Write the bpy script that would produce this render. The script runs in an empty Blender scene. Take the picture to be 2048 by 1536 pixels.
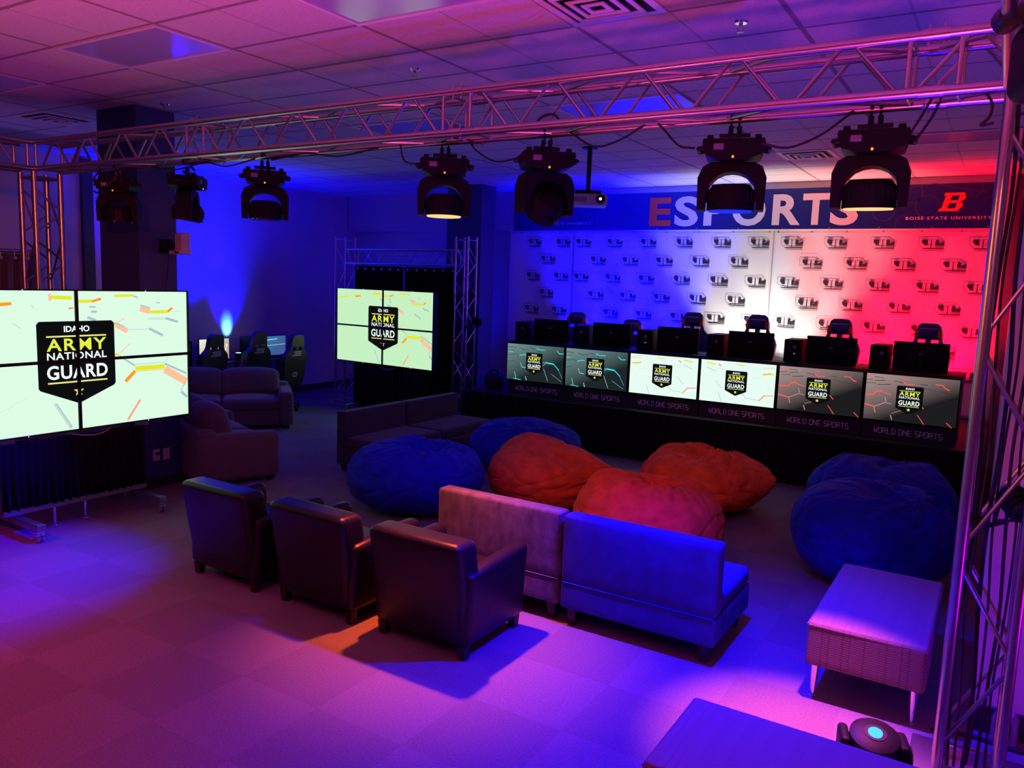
import bpy, bmesh, math, random
from mathutils import Vector, Matrix, noise
PI = math.pi
R = math.radians
S = bpy.context.scene
COL = S.collection
rnd = random.Random(7)

# ------------------------------------------------------------------ camera, world, lights, exposure
def setup_camera():
    yaw, pit, rol = 0.554588, 0.128475, 0.034847
    f = Vector((-math.sin(yaw)*math.cos(pit), math.cos(yaw)*math.cos(pit), -math.sin(pit)))
    r = Vector((math.cos(yaw), math.sin(yaw), 0))
    u = r.cross(f)
    r2 = math.cos(rol)*r + math.sin(rol)*u
    u2 = -math.sin(rol)*r + math.cos(rol)*u
    cam = bpy.data.objects.new('camera', bpy.data.cameras.new('camera'))
    COL.objects.link(cam)
    M = Matrix(((r2.x, u2.x, -f.x, 0), (r2.y, u2.y, -f.y, 0), (r2.z, u2.z, -f.z, 2.25), (0, 0, 0, 1)))
    cam.matrix_world = M
    cam.data.sensor_width = 36
    cam.data.lens = 1576.3/2048*36
    cam.data.clip_start = 0.05
    S.camera = cam
setup_camera()
S.view_settings.view_transform = 'Standard'
S.view_settings.look = 'None'
S.view_settings.exposure = 0.0
S.view_settings.gamma = 1.0
S.view_settings.use_curve_mapping = False
w = bpy.data.worlds.new('world'); S.world = w
w.use_nodes = True
w.node_tree.nodes['Background'].inputs[0].default_value = (0.02, 0.008, 0.05, 1)
w.node_tree.nodes['Background'].inputs[1].default_value = 0.3

def spot(name, loc, target, color, power, cone, blend=0.5, size=0.08):
    l = bpy.data.lights.new(name, 'SPOT')
    l.energy = power; l.color = color; l.spot_size = R(cone); l.spot_blend = blend; l.shadow_soft_size = size
    o = bpy.data.objects.new(name, l); COL.objects.link(o)
    o.location = loc
    d = Vector(target) - Vector(loc)
    o.rotation_euler = d.to_track_quat('-Z', 'Y').to_euler()
    return o
def area(name, loc, target, color, power, sx, sy, spread=180):
    l = bpy.data.lights.new(name, 'AREA')
    l.energy = power; l.color = color; l.shape = 'RECTANGLE'; l.size = sx; l.size_y = sy; l.spread = R(spread)
    o = bpy.data.objects.new(name, l); COL.objects.link(o)
    o.location = loc
    d = Vector(target) - Vector(loc)
    o.rotation_euler = d.to_track_quat('-Z', 'Y').to_euler()
    return o
AMBER = (1.0, 0.105, 0.01); BLUE = (0.0, 0.0, 1.0); RED = (1.0, 0.0, 0.02); WHITE = (1.0, 0.95, 0.82)
# moving heads hanging on the front truss, with one added fill
spot('amber_beam_centre', (-3.20, 4.24, 2.61), (-2.88, 3.88, 0), AMBER, 850, 58, 1.0, 0.05)
spot('amber_beam_right', (-0.62, 4.24, 2.61), (-0.68, 3.92, 0), AMBER, 1500, 36, 1.0, 0.05)
spot('blue_beam_right', (-1.30, 4.24, 2.61), (-1.35, 3.95, 0), BLUE, 1400, 104, 0.9, 0.05)
spot('blue_bag_fill', (-2.55, 4.40, 2.65), (-5.2, 6.7, 0), BLUE, 130, 44, 0.9, 0.05)  # added lamp beside the unlit tilted head, brightens the left blue bag
spot('blue_floor_beam', (-0.31, 3.64, 0.37), (-1.6, 4.6, 3.83), BLUE, 180, 110, 0.9, 0.03)
spot('blue_beam_drape', (-5.86, 4.24, 2.65), (-9.0, 9.9, 1.9), BLUE, 260, 17, 0.9, 0.05)
spot('blue_beam_left', (-4.92, 4.24, 2.61), (-6.3, 2.4, 0), BLUE, 1500, 56, 0.9, 0.05)
# truss-ring wash lights plus added low fills, out of the picture
spot('rose_wash_left', (-4.2, 1.4, 3.3), (-4.1, 1.6, 0), (1.0, 0.05, 0.20), 190, 72, 0.9, 0.15)
spot('magenta_wash_left', (-6.6, 0.8, 3.1), (-6.0, 1.9, 0), (1.0, 0.0, 0.55), 260, 66, 0.9, 0.15)
for x, y, p, c in ((-6.2, 1.2, 110, (1.0, 0.09, 0.26)), (-3.2, 0.6, 520, (1.0, 0.085, 0.33)), (-0.4, 1.0, 700, (1.0, 0.06, 0.38))):
    spot('rose_ceiling_fill', (x, y, 0.3), (x, y+0.3, 3.83), c, p, 118, 0.9, 0.25)  # added unseen lamps near the floor that turn the ceiling pink
spot('amber_wash_tower', (-2.0, 0.6, 3.0), (-7.8, 4.0, 2.0), (1.0, 0.12, 0.04), 420, 30, 0.8, 0.12)
spot('amber_wash_bags', (-3.2, 1.0, 3.1), (-2.95, 7.1, 0.35), (1.0, 0.13, 0.03), 200, 23, 1.0, 0.15)
spot('red_wash_bag', (-1.9, 0.8, 3.1), (-2.25, 5.6, 0.45), (1.0, 0.01, 0.09), 230, 12, 1.0, 0.15)
spot('violet_wall_fill', (1.7, 3.7, 0.5), (0.2, 4.64, 0.7), (0.50, 0.0, 1.0), 45, 90, 1.0, 0.15)  # added low lamp, kept out of view, colours the right wall violet
spot('rose_wall_wash', (0.6, 1.4, 3.2), (0.5, 4.64, 2.3), (1.0, 0.25, 0.30), 50, 70, 1.0, 0.15)
spot('amber_wash_tower', (-3.6, 1.2, 2.9), (-0.02, 4.05, 1.9), (1.0, 0.16, 0.03), 240, 22, 0.9, 0.12)
# uplights on the stage floor behind the chairs
for i, (x, c, p, cone) in enumerate([(-5.75, BLUE, 1300, 84), (-4.85, BLUE, 1300, 70), (-3.45, WHITE, 190, 74), (-2.70, WHITE, 190, 74), (-1.65, RED, 520, 72), (-0.6, RED, 520, 80)]):
    spot('stage_uplight', (x, 11.5, 0.75), (x, 12.05, 2.6 if c != WHITE else 3.1), c, p, cone, 0.8, 0.06)
# uplights along the left wall
spot('wall_uplight', (-11.2, 9.05, 0.90), (-11.5, 9.05, 1.30), (0.10, 0.42, 1.0), 130, 30, 1.0, 0.02)
spot('wall_uplight_blue', (-11.2, 9.05, 0.90), (-11.5, 9.05, 2.0), (0.0, 0.0, 1.0), 420, 54, 0.9, 0.03)
spot('wall_uplight_wide', (-11.0, 7.7, 1.40), (-11.4, 8.2, 3.8), BLUE, 1000, 116, 0.9, 0.06)
spot('corner_uplight', (-8.9, 11.0, 0.4), (-9.3, 12.0, 3.6), BLUE, 170, 130, 0.9, 0.06)
spot('left_bay_wash', (-9.6, 3.2, 0.5), (-11.0, 6.0, 3.2), (0.36, 0.16, 1.0), 70, 110, 0.9, 0.2)

# ------------------------------------------------------------------ materials
def lin(c):
    return tuple((v/12.92 if v <= 0.04045 else ((v+0.055)/1.055)**2.4) for v in [x/255 for x in c])
_mats = {}
def mat(name, rgb, rough=0.6, metal=0.0, noise_amt=0.0, noise_scale=30, bump=0.0, bump_scale=200, sheen=0.0, spec=0.5, stretch=None):
    if name in _mats: return _mats[name]
    m = bpy.data.materials.new(name); m.use_nodes = True
    nt = m.node_tree; b = nt.nodes['Principled BSDF']
    b.inputs['Base Color'].default_value = (*rgb, 1)
    b.inputs['Roughness'].default_value = rough
    b.inputs['Metallic'].default_value = metal
    b.inputs['Specular IOR Level'].default_value = spec
    if sheen:
        b.inputs['Sheen Weight'].default_value = sheen
        b.inputs['Sheen Roughness'].default_value = 0.4
    if noise_amt or bump:
        tc = nt.nodes.new('ShaderNodeTexCoord')
        src = tc.outputs['Object']
        if stretch:
            mp = nt.nodes.new('ShaderNodeMapping'); mp.inputs['Scale'].default_value = stretch
            nt.links.new(src, mp.inputs['Vector']); src = mp.outputs['Vector']
    if noise_amt:
        n = nt.nodes.new('ShaderNodeTexNoise'); n.inputs['Scale'].default_value = noise_scale
        n.inputs['Detail'].default_value = 5
        nt.links.new(src, n.inputs['Vector'])
        r = nt.nodes.new('ShaderNodeValToRGB')
        r.color_ramp.elements[0].position = 0.3; r.color_ramp.elements[1].position = 0.7
        r.color_ramp.elements[0].color = (*[v*(1-noise_amt) for v in rgb], 1)
        r.color_ramp.elements[1].color = (*[min(1, v*(1+noise_amt)) for v in rgb], 1)
        nt.links.new(n.outputs['Fac'], r.inputs['Fac'])
        nt.links.new(r.outputs['Color'], b.inputs['Base Color'])
    if bump:
        n = nt.nodes.new('ShaderNodeTexNoise'); n.inputs['Scale'].default_value = bump_scale
        n.inputs['Detail'].default_value = 3
        nt.links.new(src, n.inputs['Vector'])
        bp = nt.nodes.new('ShaderNodeBump'); bp.inputs['Strength'].default_value = bump; bp.inputs['Distance'].default_value = 0.01
        nt.links.new(n.outputs['Fac'], bp.inputs['Height'])
        nt.links.new(bp.outputs['Normal'], b.inputs['Normal'])
    _mats[name] = m
    return m
def emis(name, rgb, strength=1.0):
    if name in _mats: return _mats[name]
    m = bpy.data.materials.new(name); m.use_nodes = True
    nt = m.node_tree; nt.nodes.clear()
    o = nt.nodes.new('ShaderNodeOutputMaterial'); e = nt.nodes.new('ShaderNodeEmission')
    e.inputs[0].default_value = (*rgb, 1); e.inputs[1].default_value = strength
    nt.links.new(e.outputs[0], o.inputs[0])
    _mats[name] = m
    return m
def emis_gradient(name, c0, c1, x0, x1, z0, z1):
    """lit screen whose picture runs from c0 (top left) to c1 (bottom right), object space"""
    if name in _mats: return _mats[name]
    m = bpy.data.materials.new(name); m.use_nodes = True
    nt = m.node_tree; nt.nodes.clear()
    o = nt.nodes.new('ShaderNodeOutputMaterial'); e = nt.nodes.new('ShaderNodeEmission')
    tc = nt.nodes.new('ShaderNodeTexCoord'); sp = nt.nodes.new('ShaderNodeSeparateXYZ')
    nt.links.new(tc.outputs['Object'], sp.inputs[0])
    a = nt.nodes.new('ShaderNodeMapRange'); a.inputs[1].default_value = x0; a.inputs[2].default_value = x1
    b = nt.nodes.new('ShaderNodeMapRange'); b.inputs[1].default_value = z1; b.inputs[2].default_value = z0
    nt.links.new(sp.outputs['X'], a.inputs[0]); nt.links.new(sp.outputs['Z'], b.inputs[0])
    ad = nt.nodes.new('ShaderNodeMath'); ad.operation = 'MULTIPLY_ADD'; ad.inputs[1].default_value = 0.7; ad.use_clamp = True
    m2 = nt.nodes.new('ShaderNodeMath'); m2.operation = 'MULTIPLY'; m2.inputs[1].default_value = 0.85
    nt.links.new(b.outputs[0], m2.inputs[0])
    nt.links.new(a.outputs[0], ad.inputs[0]); nt.links.new(m2.outputs[0], ad.inputs[2])
    mx = nt.nodes.new('ShaderNodeMixRGB'); mx.inputs[1].default_value = (*c0, 1); mx.inputs[2].default_value = (*c1, 1)
    nt.links.new(ad.outputs[0], mx.inputs[0]); nt.links.new(mx.outputs[0], e.inputs[0])
    nt.links.new(e.outputs[0], o.inputs[0])
    _mats[name] = m
    return m

def carpet_material():
    m = bpy.data.materials.new('carpet_tiles'); m.use_nodes = True
    nt = m.node_tree; b = nt.nodes['Principled BSDF']; b.inputs['Roughness'].default_value = 0.95
    b.inputs['Specular IOR Level'].default_value = 0.1
    tc = nt.nodes.new('ShaderNodeTexCoord'); mp = nt.nodes.new('ShaderNodeMapping')
    mp.inputs['Location'].default_value = (-0.04, 0.02, 0.5)
    mp.inputs['Scale'].default_value = (1/0.577, 1/0.56, 1.0)
    nt.links.new(tc.outputs['Object'], mp.inputs['Vector'])
    ck = nt.nodes.new('ShaderNodeTexChecker'); ck.inputs['Scale'].default_value = 1.0
    ck.inputs['Color1'].default_value = (0.198, 0.183, 0.177, 1); ck.inputs['Color2'].default_value = (0.222, 0.206, 0.198, 1)
    nt.links.new(mp.outputs['Vector'], ck.inputs['Vector'])
    n = nt.nodes.new('ShaderNodeTexNoise'); n.inputs['Scale'].default_value = 90; n.inputs['Detail'].default_value = 6; n.inputs['Roughness'].default_value = 0.75
    nt.links.new(tc.outputs['Object'], n.inputs['Vector'])
    mr = nt.nodes.new('ShaderNodeMapRange'); mr.inputs[1].default_value = 0.25; mr.inputs[2].default_value = 0.75
    mr.inputs[3].default_value = 0.62; mr.inputs[4].default_value = 1.3
    nt.links.new(n.outputs['Fac'], mr.inputs[0])
    mx = nt.nodes.new('ShaderNodeMixRGB'); mx.blend_type = 'MULTIPLY'; mx.inputs[0].default_value = 1
    nt.links.new(ck.outputs['Color'], mx.inputs[1]); nt.links.new(mr.outputs[0], mx.inputs[2])
    nt.links.new(mx.outputs[0], b.inputs['Base Color'])
    wv = nt.nodes.new('ShaderNodeTexWave'); wv.inputs['Scale'].default_value = 60; wv.inputs['Distortion'].default_value = 2
    nt.links.new(tc.outputs['Object'], wv.inputs['Vector'])
    bp = nt.nodes.new('ShaderNodeBump'); bp.inputs['Strength'].default_value = 0.35; bp.inputs['Distance'].default_value = 0.01
    nt.links.new(wv.outputs['Fac'], bp.inputs['Height']); nt.links.new(bp.outputs['Normal'], b.inputs['Normal'])
    return m
def ceiling_material():
    """lay-in ceiling: 1.21 x 0.61 m tiles, T-bar grid, a faint score half way along each tile"""
    m = bpy.data.materials.new('ceiling_tiles'); m.use_nodes = True
    nt = m.node_tree; b = nt.nodes['Principled BSDF']; b.inputs['Roughness'].default_value = 0.9
    b.inputs['Specular IOR Level'].default_value = 0.2
    tc = nt.nodes.new('ShaderNodeTexCoord'); sp = nt.nodes.new('ShaderNodeSeparateXYZ')
    nt.links.new(tc.outputs['Object'], sp.inputs[0])
    def line(sock, period, offset, width):
        a = nt.nodes.new('ShaderNodeMath'); a.operation = 'SUBTRACT'; a.inputs[1].default_value = offset
        nt.links.new(sock, a.inputs[0])
        g = nt.nodes.new('ShaderNodeMath'); g.operation = 'PINGPONG'; g.inputs[1].default_value = period/2
        nt.links.new(a.outputs[0], g.inputs[0])
        s = nt.nodes.new('ShaderNodeMapRange'); s.inputs[1].default_value = width*0.5; s.inputs[2].default_value = width*0.8
        s.inputs[3].default_value = 1; s.inputs[4].default_value = 0
        nt.links.new(g.outputs[0], s.inputs[0])
        return s.outputs[0]
    lx = line(sp.outputs['X'], 1.215, -2.425, 0.026)
    lx2 = line(sp.outputs['X'], 1.215, -2.425+0.6075, 0.012)
    ly = line(sp.outputs['Y'], 0.615, 4.515, 0.024)
    mxx = nt.nodes.new('ShaderNodeMath'); mxx.operation = 'MAXIMUM'
    nt.links.new(lx, mxx.inputs[0]); nt.links.new(ly, mxx.inputs[1])
    h = nt.nodes.new('ShaderNodeMath'); h.operation = 'MULTIPLY'; h.inputs[1].default_value = 0.5
    nt.links.new(lx2, h.inputs[0])
    mx2 = nt.nodes.new('ShaderNodeMath'); mx2.operation = 'MAXIMUM'
    nt.links.new(mxx.outputs[0], mx2.inputs[0]); nt.links.new(h.outputs[0], mx2.inputs[1])
    n = nt.nodes.new('ShaderNodeTexNoise'); n.inputs['Scale'].default_value = 120; n.inputs['Detail'].default_value = 4
    nt.links.new(tc.outputs['Object'], n.inputs['Vector'])
    cr = nt.nodes.new('ShaderNodeValToRGB'); cr.color_ramp.elements[0].position = 0.35; cr.color_ramp.elements[1].position = 0.6
    cr.color_ramp.elements[0].color = (0.55, 0.54, 0.53, 1); cr.color_ramp.elements[1].color = (0.68, 0.67, 0.66, 1)
    nt.links.new(n.outputs['Fac'], cr.inputs['Fac'])
    mx = nt.nodes.new('ShaderNodeMixRGB'); mx.inputs[2].default_value = (0.27, 0.26, 0.26, 1)
    nt.links.new(mx2.outputs[0], mx.inputs[0]); nt.links.new(cr.outputs['Color'], mx.inputs[1])
    nt.links.new(mx.outputs[0], b.inputs['Base Color'])
    return m
def ribbed_fabric():
    """ottoman cover: columns of small woven bars"""
    m = bpy.data.materials.new('woven_bar_fabric'); m.use_nodes = True
    nt = m.node_tree; b = nt.nodes['Principled BSDF']; b.inputs['Roughness'].default_value = 0.8
    tc = nt.nodes.new('ShaderNodeTexCoord'); mp = nt.nodes.new('ShaderNodeMapping')
    nt.links.new(tc.outputs['Object'], mp.inputs['Vector'])
    br = nt.nodes.new('ShaderNodeTexBrick'); mp.inputs['Rotation'].default_value = (R(90), 0, 0)
    br.inputs['Scale'].default_value = 1; br.inputs['Brick Width'].default_value = 0.036; br.inputs['Row Height'].default_value = 0.013
    br.inputs['Mortar Size'].default_value = 0.004; br.inputs['Mortar Smooth'].default_value = 0.3; br.offset = 0.12
    br.inputs['Color1'].default_value = (0.255, 0.185, 0.16, 1); br.inputs['Color2'].default_value = (0.23, 0.17, 0.145, 1); br.inputs['Mortar'].default_value = (0.13, 0.09, 0.09, 1)
    wv = nt.nodes.new('ShaderNodeTexWave'); wv.inputs['Scale'].default_value = 3.2; wv.bands_direction = 'X'
    nt.links.new(tc.outputs['Object'], wv.inputs['Vector'])
    nt.links.new(mp.outputs['Vector'], br.inputs['Vector'])
    mx = nt.nodes.new('ShaderNodeMixRGB'); mx.inputs[2].default_value = (0.19, 0.135, 0.13, 1)
    mr = nt.nodes.new('ShaderNodeMapRange'); mr.inputs[1].default_value = 0.45; mr.inputs[2].default_value = 0.6; mr.inputs[4].default_value = 0.85
    nt.links.new(wv.outputs['Fac'], mr.inputs[0]); nt.links.new(mr.outputs[0], mx.inputs[0])
    nt.links.new(br.outputs['Color'], mx.inputs[1])
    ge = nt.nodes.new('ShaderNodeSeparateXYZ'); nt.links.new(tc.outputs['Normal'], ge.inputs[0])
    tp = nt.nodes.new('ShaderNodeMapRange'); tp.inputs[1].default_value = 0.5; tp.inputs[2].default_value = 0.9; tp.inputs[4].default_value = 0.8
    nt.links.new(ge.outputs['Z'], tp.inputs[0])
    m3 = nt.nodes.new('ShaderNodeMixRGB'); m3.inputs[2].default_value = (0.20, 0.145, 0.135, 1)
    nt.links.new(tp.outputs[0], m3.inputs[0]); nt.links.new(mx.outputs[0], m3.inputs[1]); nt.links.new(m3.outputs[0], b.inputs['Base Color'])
    bp = nt.nodes.new('ShaderNodeBump'); bp.inputs['Strength'].default_value = 0.5; bp.inputs['Distance'].default_value = 0.004
    nt.links.new(br.outputs['Fac'], bp.inputs['Height']); bp.invert = True
    nt.links.new(bp.outputs['Normal'], b.inputs['Normal'])
    return m

M_CARPET = carpet_material(); M_CEIL = ceiling_material(); M_OTT = ribbed_fabric()
M_WALL = mat('painted_wall', (0.50, 0.48, 0.50), 0.75, noise_amt=0.03, noise_scale=4)
M_NAVY = mat('navy_paint', (0.035, 0.05, 0.16), 0.6, noise_amt=0.05, noise_scale=5)
M_BASE = mat('vinyl_baseboard', (0.03, 0.025, 0.03), 0.5)
M_ALU = mat('truss_aluminium', (0.52, 0.51, 0.52), 0.30, 1.0, noise_amt=0.06, noise_scale=60)
M_STEEL = mat('steel_plate', (0.45, 0.45, 0.46), 0.4, 1.0)
M_CHROME = mat('chrome', (0.85, 0.85, 0.85), 0.12, 1.0)
M_BLACK = mat('black_plastic', (0.007, 0.007, 0.008), 0.55, spec=0.18)
M_BLACKM = mat('black_metal', (0.02, 0.02, 0.022), 0.35, 0.6)
M_RUBBER = mat('cable_rubber', (0.012, 0.012, 0.012), 0.6)
M_LEATHER = mat('dark_leather', (0.011, 0.008, 0.008), 0.34, noise_amt=0.15, noise_scale=25, bump=0.12, bump_scale=260, spec=0.45)
M_VELVET = mat('grey_velvet', (0.10, 0.098, 0.115), 0.85, noise_amt=0.45, noise_scale=13, bump=0.1, bump_scale=300, sheen=0.4, stretch=(1, 1, 0.7))
M_SOFA = mat('grey_sofa_fabric', (0.13, 0.115, 0.12), 0.9, noise_amt=0.12, noise_scale=40, bump=0.15, bump_scale=350, sheen=0.3)
M_LOUNGE = mat('charcoal_lounge_fabric', (0.03, 0.027, 0.032), 0.85, noise_amt=0.2, noise_scale=14, sheen=0.2)
M_VELVETB = mat('blue_velvet', (0.018, 0.025, 0.30), 0.85, noise_amt=0.25, noise_scale=9, bump=0.1, bump_scale=300)
M_BAGB = mat('blue_suede', (0.008, 0.018, 0.36), 0.85, noise_amt=0.22, noise_scale=9, bump=0.2, bump_scale=60, sheen=0.06, spec=0.15)
M_BAGO = mat('orange_suede', (0.74, 0.15, 0.03), 0.85, noise_amt=0.2, noise_scale=9, bump=0.2, bump_scale=60, spec=0.12)
M_DRAPE = mat('black_velour', (0.008, 0.007, 0.009), 0.95, sheen=0.04, spec=0.1)
M_DRAPEG = mat('grey_velour', (0.10, 0.08, 0.10), 0.9, sheen=0.3)
M_VINYL = mat('white_banner_vinyl', (0.80, 0.79, 0.78), 0.5, noise_amt=0.02, noise_scale=3)
M_PRINT = mat('black_print', (0.03, 0.028, 0.035), 0.5)
M_PRINTG = mat('grey_print', (0.25, 0.24, 0.27), 0.5)
M_BANNER = mat('blue_banner_vinyl', (0.005, 0.012, 0.20), 0.45, noise_amt=0.08, noise_scale=3)
M_BPATT = mat('banner_hexagon_print', (0.06, 0.045, 0.22), 0.45)
M_LETW = mat('white_letter_print', (0.78, 0.74, 0.76), 0.45)
M_LETO = mat('orange_letter_print', (0.85, 0.10, 0.03), 0.45)
M_TAG = mat('grey_lettering', (0.80, 0.76, 0.82), 0.5)
M_PALE = mat('pale_plastic', (0.62, 0.58, 0.56), 0.5)
M_WHITEP = mat('white_plastic', (0.80, 0.78, 0.78), 0.35)
M_LENSP = mat('lens_panel_blue_reflection', (0.40, 0.43, 0.66), 0.15)  # white plastic; the blue light it reflects is mixed into its colour
M_GREY = mat('grey_plastic', (0.22, 0.22, 0.23), 0.5)
M_WOOD = mat('dark_wood_leg', (0.02, 0.014, 0.012), 0.5)
M_CNAVY = mat('navy_chair_vinyl', (0.03, 0.04, 0.16), 0.45)
M_CORANGE = mat('orange_chair_vinyl', (0.75, 0.14, 0.03), 0.45)
M_CBLACK = mat('black_chair_vinyl', (0.03, 0.03, 0.034), 0.42)
E_AMBER = emis('amber_lens_glow', (1.0, 0.50, 0.19), 1.5)
E_BLUE = emis('blue_lens_glow', (0.01, 0.02, 1.0), 1.6)
E_CYAN = emis('cyan_lens_glow', (0.25, 0.75, 1.0), 3.0)
E_OR = emis('amber_indicator_glow', (1.0, 0.25, 0.05), 1.5)
E_LED = emis('blue_indicator_glow', (0.4, 0.5, 1.0), 1.5)
E_WLED = emis('white_indicator_glow', (1, 0.95, 0.9), 2.0)

# ------------------------------------------------------------------ mesh helpers
def obj(name, bm, m, parent=None, smooth=True, loc=None, rotz=None):
    bmesh.ops.recalc_face_normals(bm, faces=bm.faces)
    me = bpy.data.meshes.new(name); bm.to_mesh(me); bm.free()
    for mm in (m if isinstance(m, (list, tuple)) else [m]): me.materials.append(mm)
    if smooth:
        for p in me.polygons: p.use_smooth = True
        try: me.set_sharp_from_angle(angle=R(38))
        except Exception: pass
    o = bpy.data.objects.new(name, me); COL.objects.link(o)
    if parent: o.parent = parent
    if loc is not None: o.location = loc
    if rotz is not None: o.rotation_euler = (0, 0, rotz)
    return o
def tag(o, label, cat, group=None, kind=None):
    o['label'] = label; o['category'] = cat
    if group: o['group'] = group
    if kind: o['kind'] = kind
    return o
def thing(name, label, cat, loc=(0, 0, 0), rotz=0, group=None):
    o = bpy.data.objects.new(name, None); COL.objects.link(o)
    o.empty_display_size = 0.1
    o.location = loc; o.rotation_euler = (0, 0, rotz)
    return tag(o, label, cat, group)
def struct(name, bm, m, label=None, cat=None):
    o = obj(name, bm, m, smooth=False); o['kind'] = 'structure'
    if label: o['label'] = label; o['category'] = cat
    return o
def dup(o, parent=None):
    c = o.copy(); COL.objects.link(c)
    if parent: c.parent = parent
    for ch in o.children: dup(ch, c)
    return c
def box(bm, c, s, rot=None, bev=0.0, seg=2):
    r = bmesh.ops.create_cube(bm, size=1.0)
    vs = r['verts']
    bmesh.ops.scale(bm, vec=s, verts=vs)
    if bev:
        es = list({e for v in vs for e in v.link_edges})
        rr = bmesh.ops.bevel(bm, geom=es, offset=bev, segments=seg, affect='EDGES', profile=0.5)
        vs = list({v for f in rr['faces'] for v in f.verts} | {v for v in vs if v.is_valid})
    if rot is not None: bmesh.ops.rotate(bm, verts=vs, cent=(0, 0, 0), matrix=rot)
    bmesh.ops.translate(bm, verts=vs, vec=c)
    return vs
def cyl(bm, p0, p1, r0, r1=None, seg=12, cap=True):
    p0, p1 = Vector(p0), Vector(p1); r1 = r0 if r1 is None else r1
    d = p1-p0; L = d.length
    rr = bmesh.ops.create_cone(bm, cap_ends=cap, segments=seg, radius1=r0, radius2=r1, depth=L)
    q = d.to_track_quat('Z', 'Y').to_matrix()
    bmesh.ops.rotate(bm, verts=rr['verts'], cent=(0, 0, 0), matrix=q)
    bmesh.ops.translate(bm, verts=rr['verts'], vec=(p0+p1)/2)
    return rr['verts']
def tube(bm, pts, r, seg=8):
    pts = [Vector(p) for p in pts]
    rings = []
    up = Vector((0.13, 0.21, 0.97)).normalized()
    for i, p in enumerate(pts):
        t = (pts[min(i+1, len(pts)-1)] - pts[max(i-1, 0)]).normalized()
        a = t.cross(up)
        if a.length < 1e-3: a = t.cross(Vector((1, 0, 0)))
        a.normalize(); b = t.cross(a).normalized()
        rings.append([bm.verts.new(p + r*(math.cos(2*PI*k/seg)*a + math.sin(2*PI*k/seg)*b)) for k in range(seg)])
    for i in range(len(rings)-1):
        for k in range(seg):
            bm.faces.new((rings[i][k], rings[i][(k+1) % seg], rings[i+1][(k+1) % seg], rings[i+1][k]))
    bm.faces.new(rings[0][::-1]); bm.faces.new(rings[-1])
def curve_pts(ctrl, n=6):
    """Catmull-Rom through control points"""
    c = [Vector(p) for p in ctrl]; c = [2*c[0]-c[1]] + c + [2*c[-1]-c[-2]]
    out = []
    for i in range(1, len(c)-2):
        for k in range(n):
            t = k/n
            out.append(0.5*((2*c[i]) + (c[i+1]-c[i-1])*t + (2*c[i-1]-5*c[i]+4*c[i+1]-c[i+2])*t*t + (3*c[i]-c[i-1]-3*c[i+1]+c[i+2])*t**3))
    out.append(c[-2])
    return out
def softbox(bm, c, s, r, puff=(0, 0, 0), n=6, rot=None):
    """upholstered block: rounded edges, faces puffed outward by puff per axis"""
    h = [v/2 for v in s]; r = min(r, min(h)*0.999)
    def samples(hh):
        inner = hh - r
        e = [hh - r + r*math.sin(R(a))*1.0 for a in (90, 55, 25)]
        edge = [hh, hh - r*0.32, hh - r*0.68]
        mid = [inner*(-1 + 2*k/n) for k in range(n+1)]
        return [-v for v in edge] + mid + edge[::-1]
    new = []
    for ax in range(3):
        a, b = (ax+1) % 3, (ax+2) % 3
        sa, sb = samples(h[a]), samples(h[b])
        for sg in (-1, 1):
            grid = []
            for u in sa:
                row = []
                for v in sb:
                    p = [0, 0, 0]; p[ax] = sg*h[ax]; p[a] = u; p[b] = v
                    q = [max(-(h[i]-r), min(h[i]-r, p[i])) for i in range(3)]
                    d = Vector(p) - Vector(q)
                    pos = Vector(q) + d.normalized()*r
                    for i in range(3):
                        if puff[i]:
                            j, k = (i+1) % 3, (i+2) % 3
                            wgt = max(0, 1-(pos[j]/h[j])**2)*max(0, 1-(pos[k]/h[k])**2)
                            pos[i] += puff[i]*wgt*(pos[i]/h[i])
                    row.append(bm.verts.new(pos))
                grid.append(row); new += row
            for i in range(len(sa)-1):
                for j in range(len(sb)-1):
                    q4 = (grid[i][j], grid[i+1][j], grid[i+1][j+1], grid[i][j+1])
                    bm.faces.new(q4 if sg > 0 else q4[::-1])
    rr = bmesh.ops.remove_doubles(bm, verts=new, dist=1e-5)
    vs = [v for v in new if v.is_valid]
    if rot is not None: bmesh.ops.rotate(bm, verts=vs, cent=(0, 0, 0), matrix=rot)
    bmesh.ops.translate(bm, verts=vs, vec=c)
    return vs
def prism(bm, pts, y0, y1, mi=0):
    """polygon in XZ extruded along Y"""
    a = [bm.verts.new((x, y0, z)) for x, z in pts]; b = [bm.verts.new((x, y1, z)) for x, z in pts]
    f = [bm.faces.new(a), bm.faces.new(b[::-1])]
    n = len(pts)
    for i in range(n): f.append(bm.faces.new((a[i], b[i], b[(i+1) % n], a[(i+1) % n])))
    for q in f: q.material_index = mi
    return a + b
def poly(bm, pts, y, mi=0):
    f = bm.faces.new([bm.verts.new((x, y, z)) for x, z in pts]); f.material_index = mi
    return f
def stroke(bm, p0, p1, wd, y, mi=0, wd1=None):
    (x0, z0), (x1, z1) = p0, p1; wd1 = wd if wd1 is None else wd1
    dx, dz = x1-x0, z1-z0; L = math.hypot(dx, dz) or 1; nx, nz = -dz/L/2, dx/L/2
    return poly(bm, [(x0-nx*wd, z0-nz*wd), (x1-nx*wd1, z1-nz*wd1), (x1+nx*wd1, z1+nz*wd1), (x0+nx*wd, z0+nz*wd)], y, mi)
_txt = {}
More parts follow.
